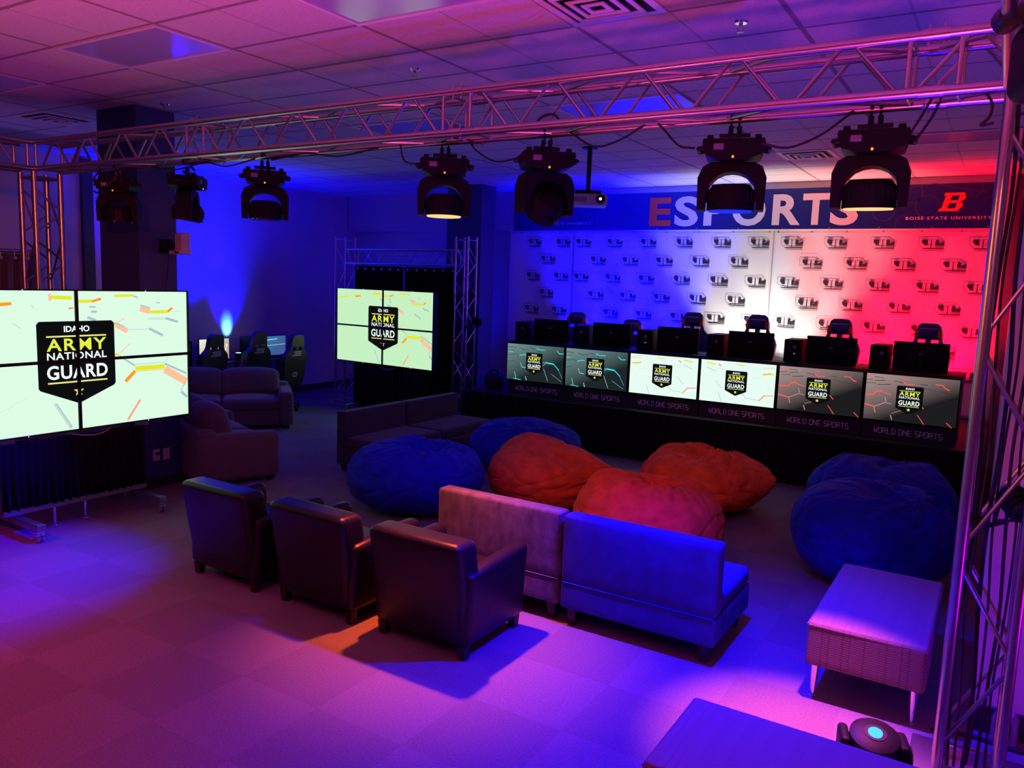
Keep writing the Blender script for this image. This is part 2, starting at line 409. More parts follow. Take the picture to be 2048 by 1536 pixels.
def text_geo(s, bold=0.0, spacing=1.0):
    key = (s, bold, spacing)
    if key in _txt: return _txt[key]
    cu = bpy.data.curves.new('t', 'FONT'); cu.body = s; cu.offset = bold; cu.space_character = spacing
    cu.resolution_u = 4; cu.fill_mode = 'FRONT'
    o = bpy.data.objects.new('t', cu); COL.objects.link(o)
    dg = bpy.context.evaluated_depsgraph_get()
    me = bpy.data.meshes.new_from_object(o.evaluated_get(dg))
    vs = [v.co.copy() for v in me.vertices]; fs = [tuple(p.vertices) for p in me.polygons]
    bpy.data.objects.remove(o); bpy.data.curves.remove(cu); bpy.data.meshes.remove(me)
    x0 = min(v.x for v in vs); x1 = max(v.x for v in vs); y0 = min(v.y for v in vs); y1 = max(v.y for v in vs)
    _txt[key] = ([((v.x-x0)/(x1-x0), (v.y-y0)/(y1-y0)) for v in vs], fs)
    return _txt[key]
def text(bm, s, x0, x1, z0, z1, y, mi=0, bold=0.0, spacing=1.0, shear=0.0, clip=None):
    vs, fs = text_geo(s, bold, spacing)
    nv = [bm.verts.new((x0+u*(x1-x0)+shear*v*(z1-z0), y, z0+v*(z1-z0))) for u, v in vs]
    for f in fs:
        try:
            q = bm.faces.new([nv[i] for i in f]); q.material_index = mi
        except ValueError: pass
def rod_obj(name, p0, p1, r, m, parent, seg=10):
    bm = bmesh.new(); cyl(bm, p0, p1, r, seg=seg)
    return obj(name, bm, m, parent)
def RZ(a): return Matrix.Rotation(a, 3, 'Z')
def RX(a): return Matrix.Rotation(a, 3, 'X')
def RY(a): return Matrix.Rotation(a, 3, 'Y')

# ------------------------------------------------------------------ room
CZ = 3.83
XL, YB = -11.5, 12.2
bm = bmesh.new(); box(bm, ((XL+4)/2, (YB-5)/2, -0.05), (4-XL+0.4, YB+5+0.4, 0.1)); struct('floor', bm, M_CARPET)
bm = bmesh.new(); box(bm, ((XL+4)/2, (YB-5)/2, CZ+0.05), (4-XL+0.4, YB+5+0.4, 0.1)); struct('ceiling', bm, M_CEIL)
bm = bmesh.new(); box(bm, (XL-0.1, (YB-5)/2, CZ/2), (0.2, YB+5.4, CZ)); struct('wall_left', bm, M_WALL)
bm = bmesh.new(); box(bm, ((XL+4)/2, YB+0.1, CZ/2), (4-XL, 0.2, CZ)); struct('wall_back', bm, M_WALL)
bm = bmesh.new(); box(bm, (2.02, 8.42, CZ/2), (3.96, 7.56, CZ)); struct('wall_right', bm, M_WALL)
bm = bmesh.new(); box(bm, (4.1, -0.2, CZ/2), (0.2, 9.6, CZ)); struct('wall_side', bm, M_WALL)
bm = bmesh.new(); box(bm, ((XL+4)/2, -5.1, CZ/2), (4-XL, 0.2, CZ)); struct('wall_front', bm, M_WALL)
bm = bmesh.new(); box(bm, ((XL)/2-0.0, YB-0.1, 3.49), (-XL-0.06, 0.18, 0.68)); struct('trim_1', bm, M_WALL)   # bulkhead over the back wall
bm = bmesh.new(); box(bm, (XL+0.012, 3.6, 0.06), (0.02, YB+4.8, 0.12)); struct('baseboard_left', bm, M_BASE)
bm = bmesh.new(); box(bm, (-9.1, YB-0.012, 0.06), (4.7, 0.02, 0.12)); struct('baseboard_back', bm, M_BASE)
bm = bmesh.new(); box(bm, (2.0, 4.64-0.012, 0.07), (3.9, 0.02, 0.14)); struct('baseboard_right', bm, M_BASE)
bm = bmesh.new(); box(bm, (-7.66, 4.95, CZ/2), (0.66, 0.42, CZ)); struct('column', bm, M_NAVY)
bm = bmesh.new(); box(bm, (-7.84, 11.16, CZ/2), (0.70, 0.42, CZ)); struct('column', bm, M_NAVY)
bm = bmesh.new(); box(bm, (-7.66, 4.95, 0.05), (0.68, 0.44, 0.10)); struct('trim_2', bm, M_BASE)
bm = bmesh.new(); box(bm, (XL+0.03, 6.62, 1.9), (0.06, 0.16, 3.8)); struct('trim_3', bm, M_BASE)      # dark jamb on the left wall

# recessed ceiling lights (switched off), vents, sprinklers
def troffer(x0, x1, y0, y1, label):
    t = thing('ceiling_light', label, 'ceiling light', ((x0+x1)/2, (y0+y1)/2, CZ), 0, 'switched-off ceiling light panels')
    sx, sy = x1-x0, y1-y0
    bm = bmesh.new()
    for sg in (-1, 1):
        box(bm, (sg*(sx/2-0.015), 0, -0.006), (0.03, sy, 0.012)); box(bm, (0, sg*(sy/2-0.015), -0.006), (sx-0.06, 0.03, 0.012))
    obj('frame', bm, M_WHITEP, t, smooth=False)
    bm = bmesh.new(); box(bm, (0, 0, -0.003), (sx-0.06, sy-0.06, 0.006)); obj('lens', bm, M_LENSP, t, smooth=False)
troffer(-6.06, -4.86, 3.29, 3.89, 'recessed ceiling light panel above the left end of the front truss, nearer the camera')
troffer(-3.64, -2.44, 3.29, 3.89, 'recessed ceiling light panel cut by the top edge of the picture')
troffer(-8.50, -7.30, 3.29, 3.89, 'recessed ceiling light panel at the left edge of the picture, above the left tower')
troffer(-6.06, -4.86, 6.36, 6.97, 'recessed ceiling light panel seen through the truss left of the middle')
troffer(-3.64, -2.44, 6.36, 6.97, 'recessed ceiling light panel seen through the truss right of the middle')
troffer(-1.20, -0.02, 8.83, 9.43, 'recessed ceiling light panel over the right end of the stage')
def vent(x0, y0, sx, sy, label):
    t = thing('ceiling_vent', label, 'vent', (x0+sx/2, y0+sy/2, CZ), 0, 'square ceiling air vents')
    bm = bmesh.new()
    for k, (a, z) in enumerate([(1.0, -0.004), (0.70, -0.018), (0.46, -0.024), (0.24, -0.03)]):
        b = a - (0.16 if k == 0 else 0.10)
        for sg in (-1, 1):
            box(bm, (sg*sx*(a+b)/4, 0, z), (sx*(a-b)/2, sy*a, 0.008)); box(bm, (0, sg*sy*(a+b)/4, z), (sx*b, sy*(a-b)/2, 0.008))
    obj('louvre', bm, M_WHITEP, t, smooth=False)
    bm = bmesh.new(); box(bm, (0, 0, -0.0015), (sx*0.95, sy*0.95, 0.003)); obj('duct_opening', bm, M_BLACK, t, smooth=False)
vent(-2.42, 3.90, 0.60, 0.60, 'square ceiling air vent at the top edge above the middle of the truss')
vent(-9.20, 4.52, 0.60, 0.60, 'square ceiling air vent at the far left edge of the ceiling')
vent(-2.42, 9.44, 0.60, 0.60, 'square ceiling air vent above the right half of the stage')
def sprinkler(x, y, label):
    t = thing('sprinkler', label, 'sprinkler', (x, y, CZ), 0, 'ceiling sprinkler heads')
    bm = bmesh.new(); cyl(bm, (0, 0, 0), (0, 0, -0.012), 0.045, 0.035, 20); obj('escutcheon', bm, M_CHROME, t)
    bm = bmesh.new(); cyl(bm, (0, 0, -0.012), (0, 0, -0.03), 0.012, 0.01, 10)
    for sg in (-1, 1): tube(bm, [(sg*0.010, 0, -0.028), (sg*0.02, 0, -0.04), (sg*0.006, 0, -0.058)], 0.003, 6)
    cyl(bm, (0, 0, -0.058), (0, 0, -0.062), 0.022, 0.022, 14)
    obj('nozzle', bm, M_STEEL, t)
sprinkler(-3.99, 4.88, 'small ceiling sprinkler above the middle of the front truss')
sprinkler(-1.50, 4.86, 'small ceiling sprinkler above the right part of the front truss')
sprinkler(-7.04, 4.86, 'small ceiling sprinkler just right of the navy column top')

# ------------------------------------------------------------------ trusses
CH, CR, BR = 0.24, 0.025, 0.010
def truss(name, label, p0, axis, L, pitch=0.50, cross=1.0, group=None, ends=(True, True), c=CH, phase=0, r=CR, brr=BR, joints=()):
    """box truss from p0 along axis ('X','Y','Z'); p0 is the low corner chord"""
    ax = {'X': (0, 1, 2), 'Y': (1, 0, 2), 'Z': (2, 0, 1)}[axis]
    t = thing(name, label, 'truss', p0, 0, group)
    def P(a, u, v):
        q = [0, 0, 0]; q[ax[0]] = a; q[ax[1]] = u; q[ax[2]] = v
        return tuple(q)
    for u in (0, c):
        for v in (0, c): rod_obj('chord', P(0, u, v), P(L, u, v), r, M_ALU, t, 14)
    n = max(1, round((L-0.24)/pitch)); st = (L-0.24)/n
    gap = 0.035
    for u in (0, c):                                # two side faces: zigzag between low and high chord
        for k in range(n):
            a0 = 0.12 + k*st
            f = (k + phase) % 2 if False else 0
            rod_obj('brace', P(a0+gap, u, 0), P(a0+st/2-gap*0.5, u, c), brr, M_ALU, t, 8)
            rod_obj('brace', P(a0+st/2+gap*0.5, u, c), P(a0+st-gap, u, 0), brr, M_ALU, t, 8)
    n2 = max(1, round((L-0.24)/cross)); s2 = (L-0.24)/n2
    for v in (0, c):
        for k in range(n2):
            a0 = 0.12 + k*s2
            rod_obj('brace', P(a0+gap, 0, v), P(a0+s2/2, c, v), brr, M_ALU, t, 8)
            rod_obj('brace', P(a0+s2/2+gap, c, v), P(a0+s2-gap, 0, v), brr, M_ALU, t, 8)
    for e, a in ((ends[0], 0.05), (ends[1], L-0.05)):
        if e:
            bm = bmesh.new()
            for q0, q1 in (((0, 0), (0, c)), ((c, 0), (c, c)), ((0, 0), (c, 0)), ((0, c), (c, c))):
                cyl(bm, P(a, *q0), P(a, *q1), brr*1.2, seg=8)
            obj('end_frame', bm, M_ALU, t)
    for a in joints:                                # spigot joints: sleeves with pins and the two end frames
        bm = bmesh.new()
        for u in (0, c):
            for v in (0, c):
                cyl(bm, P(a-0.05, u, v), P(a+0.05, u, v), r*1.18, seg=14)
                for d in (-0.03, 0.03): cyl(bm, P(a+d, u, v-0.045), P(a+d, u, v+0.045), 0.005, seg=6)
        for d in (-0.10, 0.10):
            for q0, q1 in (((0, 0), (0, c)), ((c, 0), (c, c)), ((0, 0), (c, 0)), ((0, c), (c, c))):
                cyl(bm, P(a+d, *q0), P(a+d, *q1), brr*1.1, seg=8)
        obj('joint', bm, M_ALU, t)
    return t
ZT, YT = 3.14, 4.0
XTL, XTR = -7.79, -0.08
truss('ceiling_truss', 'long silver box truss crossing the picture with moving lights hanging below it', (XTL+0.0, YT, ZT), 'X', XTR+0.24-XTL, 0.51, 1.0, joints=(2.36, 4.85, 7.42))
truss('ceiling_truss', 'silver box truss running toward the camera from the top of the left tower', (XTL-CH, 0.2, ZT), 'Y', YT-0.2+0.0, 0.47, 1.0, joints=())
truss('ceiling_truss', 'silver box truss running toward the camera above the right tower', (XTR, 0.2, ZT), 'Y', YT-0.2, 0.47, 1.0)
def tower(name, label, x, y, z1, flip=1, c=CH, r=CR, brr=BR, pitch=0.5, base=0.5, start=0.03, bm_base=True, group='truss tower legs'):
    t = truss(name, label, (x, y, start), 'Z', z1-start, pitch, 1.0, group=group, c=c, r=r, brr=brr)
    if bm_base:
        bm = bmesh.new(); box(bm, (c/2, c/2, -start+0.008), (base, base, 0.015), bev=0.004)
        for u in (0, c):
            for v in (0, c): cyl(bm, (u, v, -start+0.01), (u, v, 0.02), r*1.3, seg=12)
        obj('base_plate', bm, M_STEEL, t)
    return t
tower('truss_tower', 'silver truss tower at the right edge holding the front truss, wrapped with black cables', XTR+0.01, YT, ZT-0.02)
tower('truss_tower', 'silver truss tower at the left edge behind the big video wall', XTL-CH, YT, ZT-0.02)
MC = 0.235
tower('truss_tower', 'slim truss post left of the far video wall', -9.99, 10.15, 2.93, c=MC, r=0.018, brr=0.007, group='slim truss posts of the far frame')
tower('truss_tower', 'slim truss post right of the far video wall, beside the stage', -7.41, 10.15, 2.93, c=MC, r=0.018, brr=0.007, group='slim truss posts of the far frame')
truss('crossbar_truss', 'slim horizontal truss between the two far posts, carrying black drapes', (-9.99+MC+0.02, 10.15, 2.48), 'X', 2.58-MC-0.04, 0.46, 1.0, c=MC, r=0.018, brr=0.007)

# ------------------------------------------------------------------ moving-head lights
def moving_head(name, label, x, y, z, yaw, tilt, lens, pan=0.0, parts_only=False, s=1.0):
    """hangs from (x,y,z); yaw turns the base, pan the yoke, tilt the drum (0 = straight down)"""
    t = thing(name, label, 'stage light', (x, y, z), yaw, 'moving head lights on the front truss')
    bm = bmesh.new()
    for sx in (-0.022, 0.022):
        cyl(bm, (sx, 0, -0.036), (sx*1.3, 0, -0.13), 0.014, seg=8)
        for k in range(6):
            a0, a1 = R(200-k*38), R(200-(k+1)*38)
            cyl(bm, (sx, 0.036*math.cos(a0), 0.036*math.sin(a0)), (sx, 0.036*math.cos(a1), 0.036*math.sin(a1)), 0.010, seg=6)
        cyl(bm, (sx, -0.03, -0.03), (sx, -0.065, -0.065), 0.007, seg=6)
    box(bm, (0, 0, -0.085), (0.17, 0.035, 0.02))
    obj('clamp', bm, M_BLACKM, t)
    bm = bmesh.new()
    prof = [(-0.165, -0.115), (0.165, -0.115), (0.172, -0.135), (0.15, -0.195), (0.07, -0.215), (-0.07, -0.215), (-0.15, -0.195), (-0.172, -0.135)]
    prism(bm, prof, -0.13, 0.13)
    for sx in (-0.13, 0.13):
        for sy in (-0.09, 0.09): box(bm, (sx, sy, -0.108), (0.035, 0.035, 0.03), bev=0.006)
    obj('base', bm, M_BLACK, t)
    for sx in (-1, 1):
        bm = bmesh.new(); tube(bm, [(sx*0.165, -0.07, -0.15), (sx*0.195, -0.07, -0.155), (sx*0.195, 0.07, -0.155), (sx*0.165, 0.07, -0.15)], 0.011, 8)
        obj('handle', bm, M_BLACK, t)
    bm = bmesh.new(); box(bm, (-0.08, -0.134, -0.155), (0.055, 0.012, 0.03), bev=0.003); obj('power_socket', bm, M_GREY, t)
    bm = bmesh.new(); cyl(bm, (0.0, -0.132, -0.205), (0, -0.136, -0.205), 0.007, seg=10); obj('indicator', bm, E_OR, t)
    yk = bpy.data.objects.new('yoke', None)
    bm = bmesh.new()
    out = [(-0.185, -0.46), (-0.19, -0.30), (-0.165, -0.245), (-0.12, -0.222), (0.12, -0.222), (0.165, -0.245), (0.19, -0.30), (0.185, -0.46), (0.14, -0.46)]
    inn = [(0.14*math.cos(R(a)), -0.385+0.115*math.sin(R(a))) for a in range(0, 181, 15)]
    pr = out + inn + [(-0.14, -0.46)]
    # two halves keep the concave outline clean
    n = len(inn)
    outer_arc = [(-0.14, -0.46), (-0.185, -0.46), (-0.19, -0.30), (-0.165, -0.245), (-0.12, -0.222), (0, -0.222), (0.12, -0.222), (0.165, -0.245), (0.19, -0.30), (0.185, -0.46), (0.14, -0.46)]
    inner_arc = [(-0.14, -0.46)] + [(-0.14, -0.385)] + [(0.14*math.cos(R(a)), -0.385+0.115*math.sin(R(a))) for a in (150, 125, 108, 90, 72, 55, 30)] + [(0.14, -0.385), (0.14, -0.46)]
    m = len(outer_arc)
    A = [[bm.verts.new((x, yy, z)) for x, z in arc] for yy in (-0.065, 0.065) for arc in (outer_arc, inner_arc)]
    o0, i0, o1, i1 = A
    def q(*v):
        v = list(dict.fromkeys(v))
        if len(v) > 2:
            try: bm.faces.new(v)
            except ValueError: pass
    for k in range(m-1):
        q(o0[k], o0[k+1], i0[k+1], i0[k]); q(o1[k], o1[k+1], i1[k+1], i1[k])
        q(o0[k], o0[k+1], o1[k+1], o1[k]); q(i0[k], i0[k+1], i1[k+1], i1[k])
    bmesh.ops.remove_doubles(bm, verts=bm.verts, dist=1e-5)
    cyl(bm, (0, 0, -0.212), (0, 0, -0.225), 0.06, seg=18)
    yk = obj('yoke', bm, M_BLACK, t)
    yk.rotation_euler = (0, 0, pan)
    hd_bm = bmesh.new()
    pv = Vector((0, 0, -0.385))
    rt = RX(tilt)
    def T(p): return pv + rt @ Vector(p)
    cyl(hd_bm, T((0, 0, 0.02)), T((0, 0, -0.075)), 0.133, 0.133, 28)
    cyl(hd_bm, T((0, 0, 0.055)), T((0, 0, 0.02)), 0.105, 0.133, 28)
    for k in range(24):
        a = 2*PI*k/24
        c_, s_ = math.cos(a), math.sin(a)
        cyl(hd_bm, T((0.133*c_, 0.133*s_, 0.012)), T((0.133*c_, 0.133*s_, -0.035)), 0.006, seg=5)
    cyl(hd_bm, T((-0.15, 0, 0)), T((0.15, 0, 0)), 0.03, seg=14)
    hd = obj('head', hd_bm, M_BLACK, t); hd.rotation_euler = (0, 0, pan)
    bm = bmesh.new(); cyl(bm, T((0, 0, -0.074)), T((0, 0, -0.082)), 0.124, 0.120, 28)
    ln = obj('lens', bm, lens, hd)
    t.scale = (0.92, 0.92, 1.03)
    return t
M_LENSOFF = mat('dark_glass_lens', (0.02, 0.02, 0.025), 0.1)
HEADS = [(-6.84, 0.62, 0.0, 0.05, M_LENSOFF, 'black moving stage light farthest left on the truss, before the navy column'),
         (-5.86, 2.25, 0.12, 0.06, M_LENSOFF, 'black moving stage light seen edge-on, second from the left on the truss'),
         (-4.92, 0.84, 0.0, 0.0, M_LENSOFF, 'black moving stage light against the bright blue wall, third from the left'),
         (-3.20, 0.64, 0.0, 0.0, E_AMBER, 'black moving stage light glowing amber above the middle armchair'),
         (-2.44, 0.70, 0.85, 0.35, M_LENSOFF, 'black moving stage light with its drum tilted away, beside the projector'),
         (-1.30, 0.27, 0.03, 0.0, E_BLUE, 'black moving stage light with a blue lens in front of the large white letters'),
         (-0.62, 0.10, 0.05, 0.0, E_AMBER, 'black moving stage light with an amber lens, nearest the right tower')]
for x, yaw, tilt, pan, lens, label in HEADS:
    moving_head('moving_head_light', label, x, YT+CH, ZT, yaw, tilt, lens, pan)

# black power and data cables drooping below the truss
def cable(label, ctrl, r=0.006, group='cables on the front truss', n=6):
    bm = bmesh.new(); tube(bm, curve_pts(ctrl, n), r, 6)
    return tag(obj('cable', bm, M_RUBBER), label, 'cable', group)
yb = YT + CH
cable('black cable drooping between the two right-hand stage lights', [(-1.12, yb-0.16, 2.98), (-1.0, yb-0.10, 2.96), (-0.86, yb-0.05, 3.02), (-0.72, yb-0.02, 3.13)])
cable('pair of black cables rising from the rightmost stage light, left one', [(-0.46, yb-0.08, 2.99), (-0.42, yb-0.09, 3.06), (-0.38, yb-0.07, 3.15)], 0.006)
cable('pair of black cables rising from the rightmost stage light, right one', [(-0.44, yb-0.05, 2.96), (-0.38, yb-0.05, 3.06), (-0.345, yb-0.04, 3.15)], 0.006)
cable('black cable looping left from the stage light with the blue lens', [(-1.47, yb-0.13, 2.98), (-1.56, yb-0.12, 3.00), (-1.66, yb-0.07, 3.09), (-1.72, yb-0.03, 3.14)])
cable('black cable sagging between the tilted stage light and the blue-lens one', [(-2.26, yb-0.04, 3.13), (-2.1, yb-0.05, 3.04), (-1.95, yb-0.05, 3.06), (-1.8, yb-0.03, 3.14)])
cable('black cable sagging left of the tilted stage light', [(-2.62, yb-0.04, 3.00), (-2.78, yb-0.04, 2.99), (-2.92, yb-0.04, 3.06), (-3.0, yb-0.03, 3.14)])
cable('black cable hanging from the amber centre stage light to the truss on its left', [(-3.34, yb-0.11, 2.99), (-3.46, yb-0.1, 3.02), (-3.54, yb-0.05, 3.14)])
cable('black cable swagged under the truss between the amber light and the third light', [(-3.75, yb-0.03, 3.13), (-4.1, yb-0.05, 3.09), (-4.45, yb-0.03, 3.13), (-4.8, yb-0.04, 3.10)])
cable('black cable swagged under the truss left of the third light', [(-5.0, yb-0.03, 3.12), (-5.3, yb-0.05, 3.075), (-5.6, yb-0.03, 3.12), (-5.95, yb-0.04, 3.08), (-6.3, yb-0.03, 3.12)])
cable('coiled black cable bunch above the leftmost stage light', [(-6.6, yb-0.12, 3.10), (-6.7, yb-0.2, 2.95), (-6.85, yb-0.22, 3.0), (-6.95, yb-0.1, 3.10), (-7.05, yb-0.03, 3.05), (-7.1, yb-0.03, 2.93), (-6.95, yb-0.16, 2.92)], 0.008)
cable('short black cable looped on top of the truss above the tilted stage light', [(-2.55, yb, 3.17), (-2.47, yb-0.03, 3.23), (-2.38, yb-0.03, 3.24), (-2.33, yb, 3.17)], 0.008)
cable('black cable end dangling from the front truss beside the right tower', [(-0.17, YT+0.02, 3.13), (-0.135, YT, 3.07), (-0.14, YT-0.02, 3.01), (-0.17, YT-0.02, 2.98), (-0.12, YT-0.02, 2.985)])
# cables running down inside the right tower
for k, (dx, dy, r, lab) in enumerate([(0.03, 0.05, 0.009, 'leftmost thick black cable running down inside the right tower'),
                                      (0.055, 0.10, 0.007, 'second black cable from the left inside the right tower'),
                                      (0.10, 0.06, 0.010, 'thick black cable down the middle of the right tower'),
                                      (0.125, 0.14, 0.006, 'thin black cable down the middle of the right tower'),
                                      (0.165, 0.08, 0.008, 'black cable right of the middle inside the right tower'),
                                      (0.195, 0.15, 0.006, 'rightmost thin black cable inside the right tower')]):
    x0, y0 = XTR+0.01+dx, YT+dy
    pts = [(x0 + 0.012*math.sin(1.7*i+k), y0 + 0.01*math.cos(1.3*i+k), 3.1 - i*(3.055)/8) for i in range(9)]
    cable(lab, pts, r, 'cables inside the right tower', 4)

# small clamp-on lamps
def clamp_lamp(label, loc, rotz, tilt=0.0):
    t = thing('clamp_lamp', label, 'lamp', loc, rotz)
    bm = bmesh.new(); cyl(bm, (0, -0.09, 0), (0, 0.04, 0), 0.05, 0.06, 18); cyl(bm, (0, 0.04, 0), (0, 0.075, 0), 0.05, 0.03, 18)
    for k in range(4): cyl(bm, (0, -0.06+0.03*k, 0), (0, -0.052+0.03*k, 0), 0.064, seg=18)
    o = obj('housing', bm, M_BLACK, t); o.rotation_euler = (tilt, 0, 0)
    bm = bmesh.new(); tube(bm, [(-0.07, 0, 0), (-0.075, 0, -0.09), (0.075, 0, -0.09), (0.07, 0, 0)], 0.008, 6)
    obj('bracket', bm, M_BLACKM, t)
    bm = bmesh.new(); tube(bm, [(-0.02, 0, -0.09), (-0.08, 0.03, -0.12), (-0.15, 0.04, -0.10)], 0.012, 8); box(bm, (-0.165, 0.04, -0.095), (0.05, 0.05, 0.06), bev=0.008)
    obj('clamp', bm, M_BLACKM, t)
    return t
clamp_lamp('black clamp lamp fixed inside the right tower at mid height', (0.115, 4.10, 1.36), 0.6, 0.4)
clamp_lamp('small black clamp lamp on the slim post right of the far video wall', (-7.03, 10.22, 1.62), 1.2, 0.2)
# black fixture on the truss above the right tower
t = thing('wash_light', 'black wash light hanging at the top right corner of the picture', 'stage light', (0.02, 3.05, 3.02), 0.3)
bm = bmesh.new(); softbox(bm, (0.06, 0, -0.02), (0.26, 0.24, 0.24), 0.05, n=3); obj('housing', bm, M_BLACK, t)
bm = bmesh.new(); tube(bm, [(-0.05, -0.1, -0.0), (-0.06, 0, 0.10), (-0.09, 0.02, 0.12)], 0.012, 8); cyl(bm, (-0.10, -0.03, 0.115), (-0.10, 0.06, 0.115), 0.042, seg=14); obj('clamp', bm, M_BLACKM, t)

# projector under the ceiling
t = thing('projector', 'pale projector hung from the ceiling on a black pole before the blue banner', 'projector', (-4.28, 8.45, CZ), R(28))
bm = bmesh.new(); cyl(bm, (0, 0, 0), (0, 0, -0.50), 0.028, seg=14); cyl(bm, (0, 0, 0), (0, 0, -0.015), 0.09, seg=18); obj('pole', bm, M_BLACKM, t)
bm = bmesh.new(); box(bm, (0, 0, -0.505), (0.30, 0.18, 0.025), bev=0.008); box(bm, (0.0, 0, -0.525), (0.22, 0.12, 0.03), bev=0.008); obj('mount', bm, M_BLACK, t)
bm = bmesh.new(); softbox(bm, (-0.03, 0, -0.605), (0.50, 0.36, 0.13), 0.025, n=3); obj('housing', bm, M_PALE, t)
bm = bmesh.new()
for k in range(7): box(bm, (-0.19+0.027*k, -0.182, -0.605), (0.018, 0.008, 0.05))
obj('air_grille', bm, M_GREY, t)
bm = bmesh.new(); cyl(bm, (0.14, -0.175, -0.60), (0.14, -0.20, -0.60), 0.052, seg=22); ln = obj('lens', bm, M_BLACK, t)
bm = bmesh.new(); cyl(bm, (0.14, -0.199, -0.60), (0.14, -0.204, -0.60), 0.016, seg=14); obj('glass', bm, E_WLED, ln)

# ------------------------------------------------------------------ back wall: banners
def backdrop(x0, x1, logos, label, y=12.08, z0=0.64, z1=3.16):
    t = thing('backdrop_banner', label, 'banner', ((x0+x1)/2, y, z0), 0, 'white logo backdrops behind the stage')
    W, Hh = x1-x0, z1-z0; cx = (x0+x1)/2
    def wav(x, z): return 0.012*math.sin(9*x+1.5*z) + 0.018*noise.noise(Vector((x*1.1, z*0.7, 3.1)))
    bm = bmesh.new(); nx, nz = 60, 40; g = []
    for i in range(nx+1):
        g.append([bm.verts.new((-W/2+W*i/nx, wav(cx-W/2+W*i/nx, z0+Hh*j/nz), Hh*j/nz)) for j in range(nz+1)])
    for i in range(nx):
        for j in range(nz): bm.faces.new((g[i][j], g[i+1][j], g[i+1][j+1], g[i][j+1]))
    sheet = obj('sheet', bm, M_VINYL, t)
    sol = sheet.modifiers.new('thickness', 'SOLIDIFY'); sol.thickness = 0.004; sol.offset = 1
    bm = bmesh.new()
    rows = [2.955, 2.665, 2.375, 2.085, 1.795, 1.505, 1.215, 0.925]
    lw, lh = 0.31, 0.19
    def V(lx, lz, u, v):
        X, Z = lx + (u-0.5)*lw, lz + (v-0.5)*lh
        return bm.verts.new((X-cx, wav(X, Z)-0.012, Z-z0))
    def F(lx, lz, pts, mi=0):
        try:
            f = bm.faces.new([V(lx, lz, *p) for p in pts]); f.material_index = mi
        except ValueError: pass
    hexo = [(0.0, 1.0), (0.80, 1.0), (1.0, 0.66), (0.99, 0.0), (0.27, 0.0), (0.0, 0.47)]
    hexi = [(0.012, 0.975), (0.79, 0.975), (0.985, 0.65), (0.978, 0.02), (0.275, 0.02), (0.012, 0.475)]
    for r, z in enumerate(rows):
        for x in logos:
            lx = x + (0.29 if r % 2 else 0.0) - 0.006*r
            if lx+lw/2 > x1-0.02 or lx-lw/2 < x0+0.01: continue
            for k in range(6):
                kk = (k+1) % 6
                F(lx, z, [hexo[k], hexo[kk], hexi[kk], hexi[k]])
            F(lx, z, [(0.13, 0.79), (0.35, 0.79), (0.36, 0.70), (0.36, 0.40), (0.25, 0.40), (0.13, 0.60)])           # dark bowl of the first letter
            F(lx, z, [(0.35, 0.79), (0.74, 0.79), (0.74, 0.765), (0.35, 0.765)])
            F(lx, z, [(0.485, 0.77), (0.52, 0.77), (0.52, 0.20), (0.485, 0.20)])                                       # gap between the letters
            F(lx, z, [(0.665, 0.74), (0.74, 0.765), (0.80, 0.70), (0.80, 0.57), (0.76, 0.52), (0.66, 0.52)])
            F(lx, z, [(0.66, 0.52), (0.76, 0.52), (0.86, 0.55), (0.985, 0.66), (0.985, 0.38), (0.66, 0.38)])
            for zz in (0.35, 0.295, 0.245): F(lx, z, [(0.66, zz), (0.98, zz), (0.98, zz-0.033), (0.66, zz-0.033)], 0 if zz > 0.3 else 1)
            F(lx, z, [(0.17, 0.20), (0.98, 0.20), (0.98, 0.125), (0.235, 0.125)])
            F(lx, z, [(0.30, 0.085), (0.97, 0.085), (0.97, 0.045), (0.33, 0.045)], 1)
    obj('logo_print', bm, [M_PRINT, M_PRINTG], t, smooth=False)
    bm = bmesh.new()
    for k in range(7):
        X = -W/2+0.06+(W-0.12)*k/6; cyl(bm, (X, -0.02, Hh-0.04), (X, -0.012, Hh-0.04), 0.012, seg=10)
    obj('grommet', bm, M_STEEL, t)
backdrop(-7.62, -6.36, [-7.12-0.0, -6.56], 'white logo backdrop at the left end of the stage, dim and purple')
backdrop(-6.355, -3.02, [-6.18+0.01, -5.59, -5.0, -4.40, -3.80, -3.23], 'white logo backdrop in the middle, washed blue on its left half')
backdrop(-3.015, -0.06, [-2.75, -2.15, -1.54, -0.94, -0.34], 'white logo backdrop on the right, washed red')

t = thing('wall_banner', 'long blue wall banner with large letters above the logo backdrops', 'banner', (-3.85, 11.985, 3.15), 0)
bm = bmesh.new(); box(bm, (0, 0, 0.29), (7.28, 0.012, 0.58)); obj('sheet', bm, M_BANNER, t, smooth=False)
bm = bmesh.new()
def ring(cx, cz, r0, r1, n=26):
    for k in range(n):
        a, b = 2*PI*k/n, 2*PI*(k+1)/n
        pts = [(cx+r0*math.cos(a), cz+r0*math.sin(a)), (cx+r1*math.cos(a), cz+r1*math.sin(a)), (cx+r1*math.cos(b), cz+r1*math.sin(b)), (cx+r0*math.cos(b), cz+r0*math.sin(b))]
        if all(0.01 < z < 0.57 for _, z in pts): poly(bm, pts, -0.008)
for cx, cz, r in [(2.30, 0.24, 0.14), (2.62, 0.47, 0.14), (2.83, 0.29, 0.15), (2.58, 0.05, 0.13), (3.3, 0.12, 0.14), (3.35, 0.5, 0.1), (-2.6, 0.45, 0.14), (-2.95, 0.22, 0.15), (-3.3, 0.4, 0.13), (-1.9, 0.2, 0.14)]: ring(cx, cz, r-0.012, r)
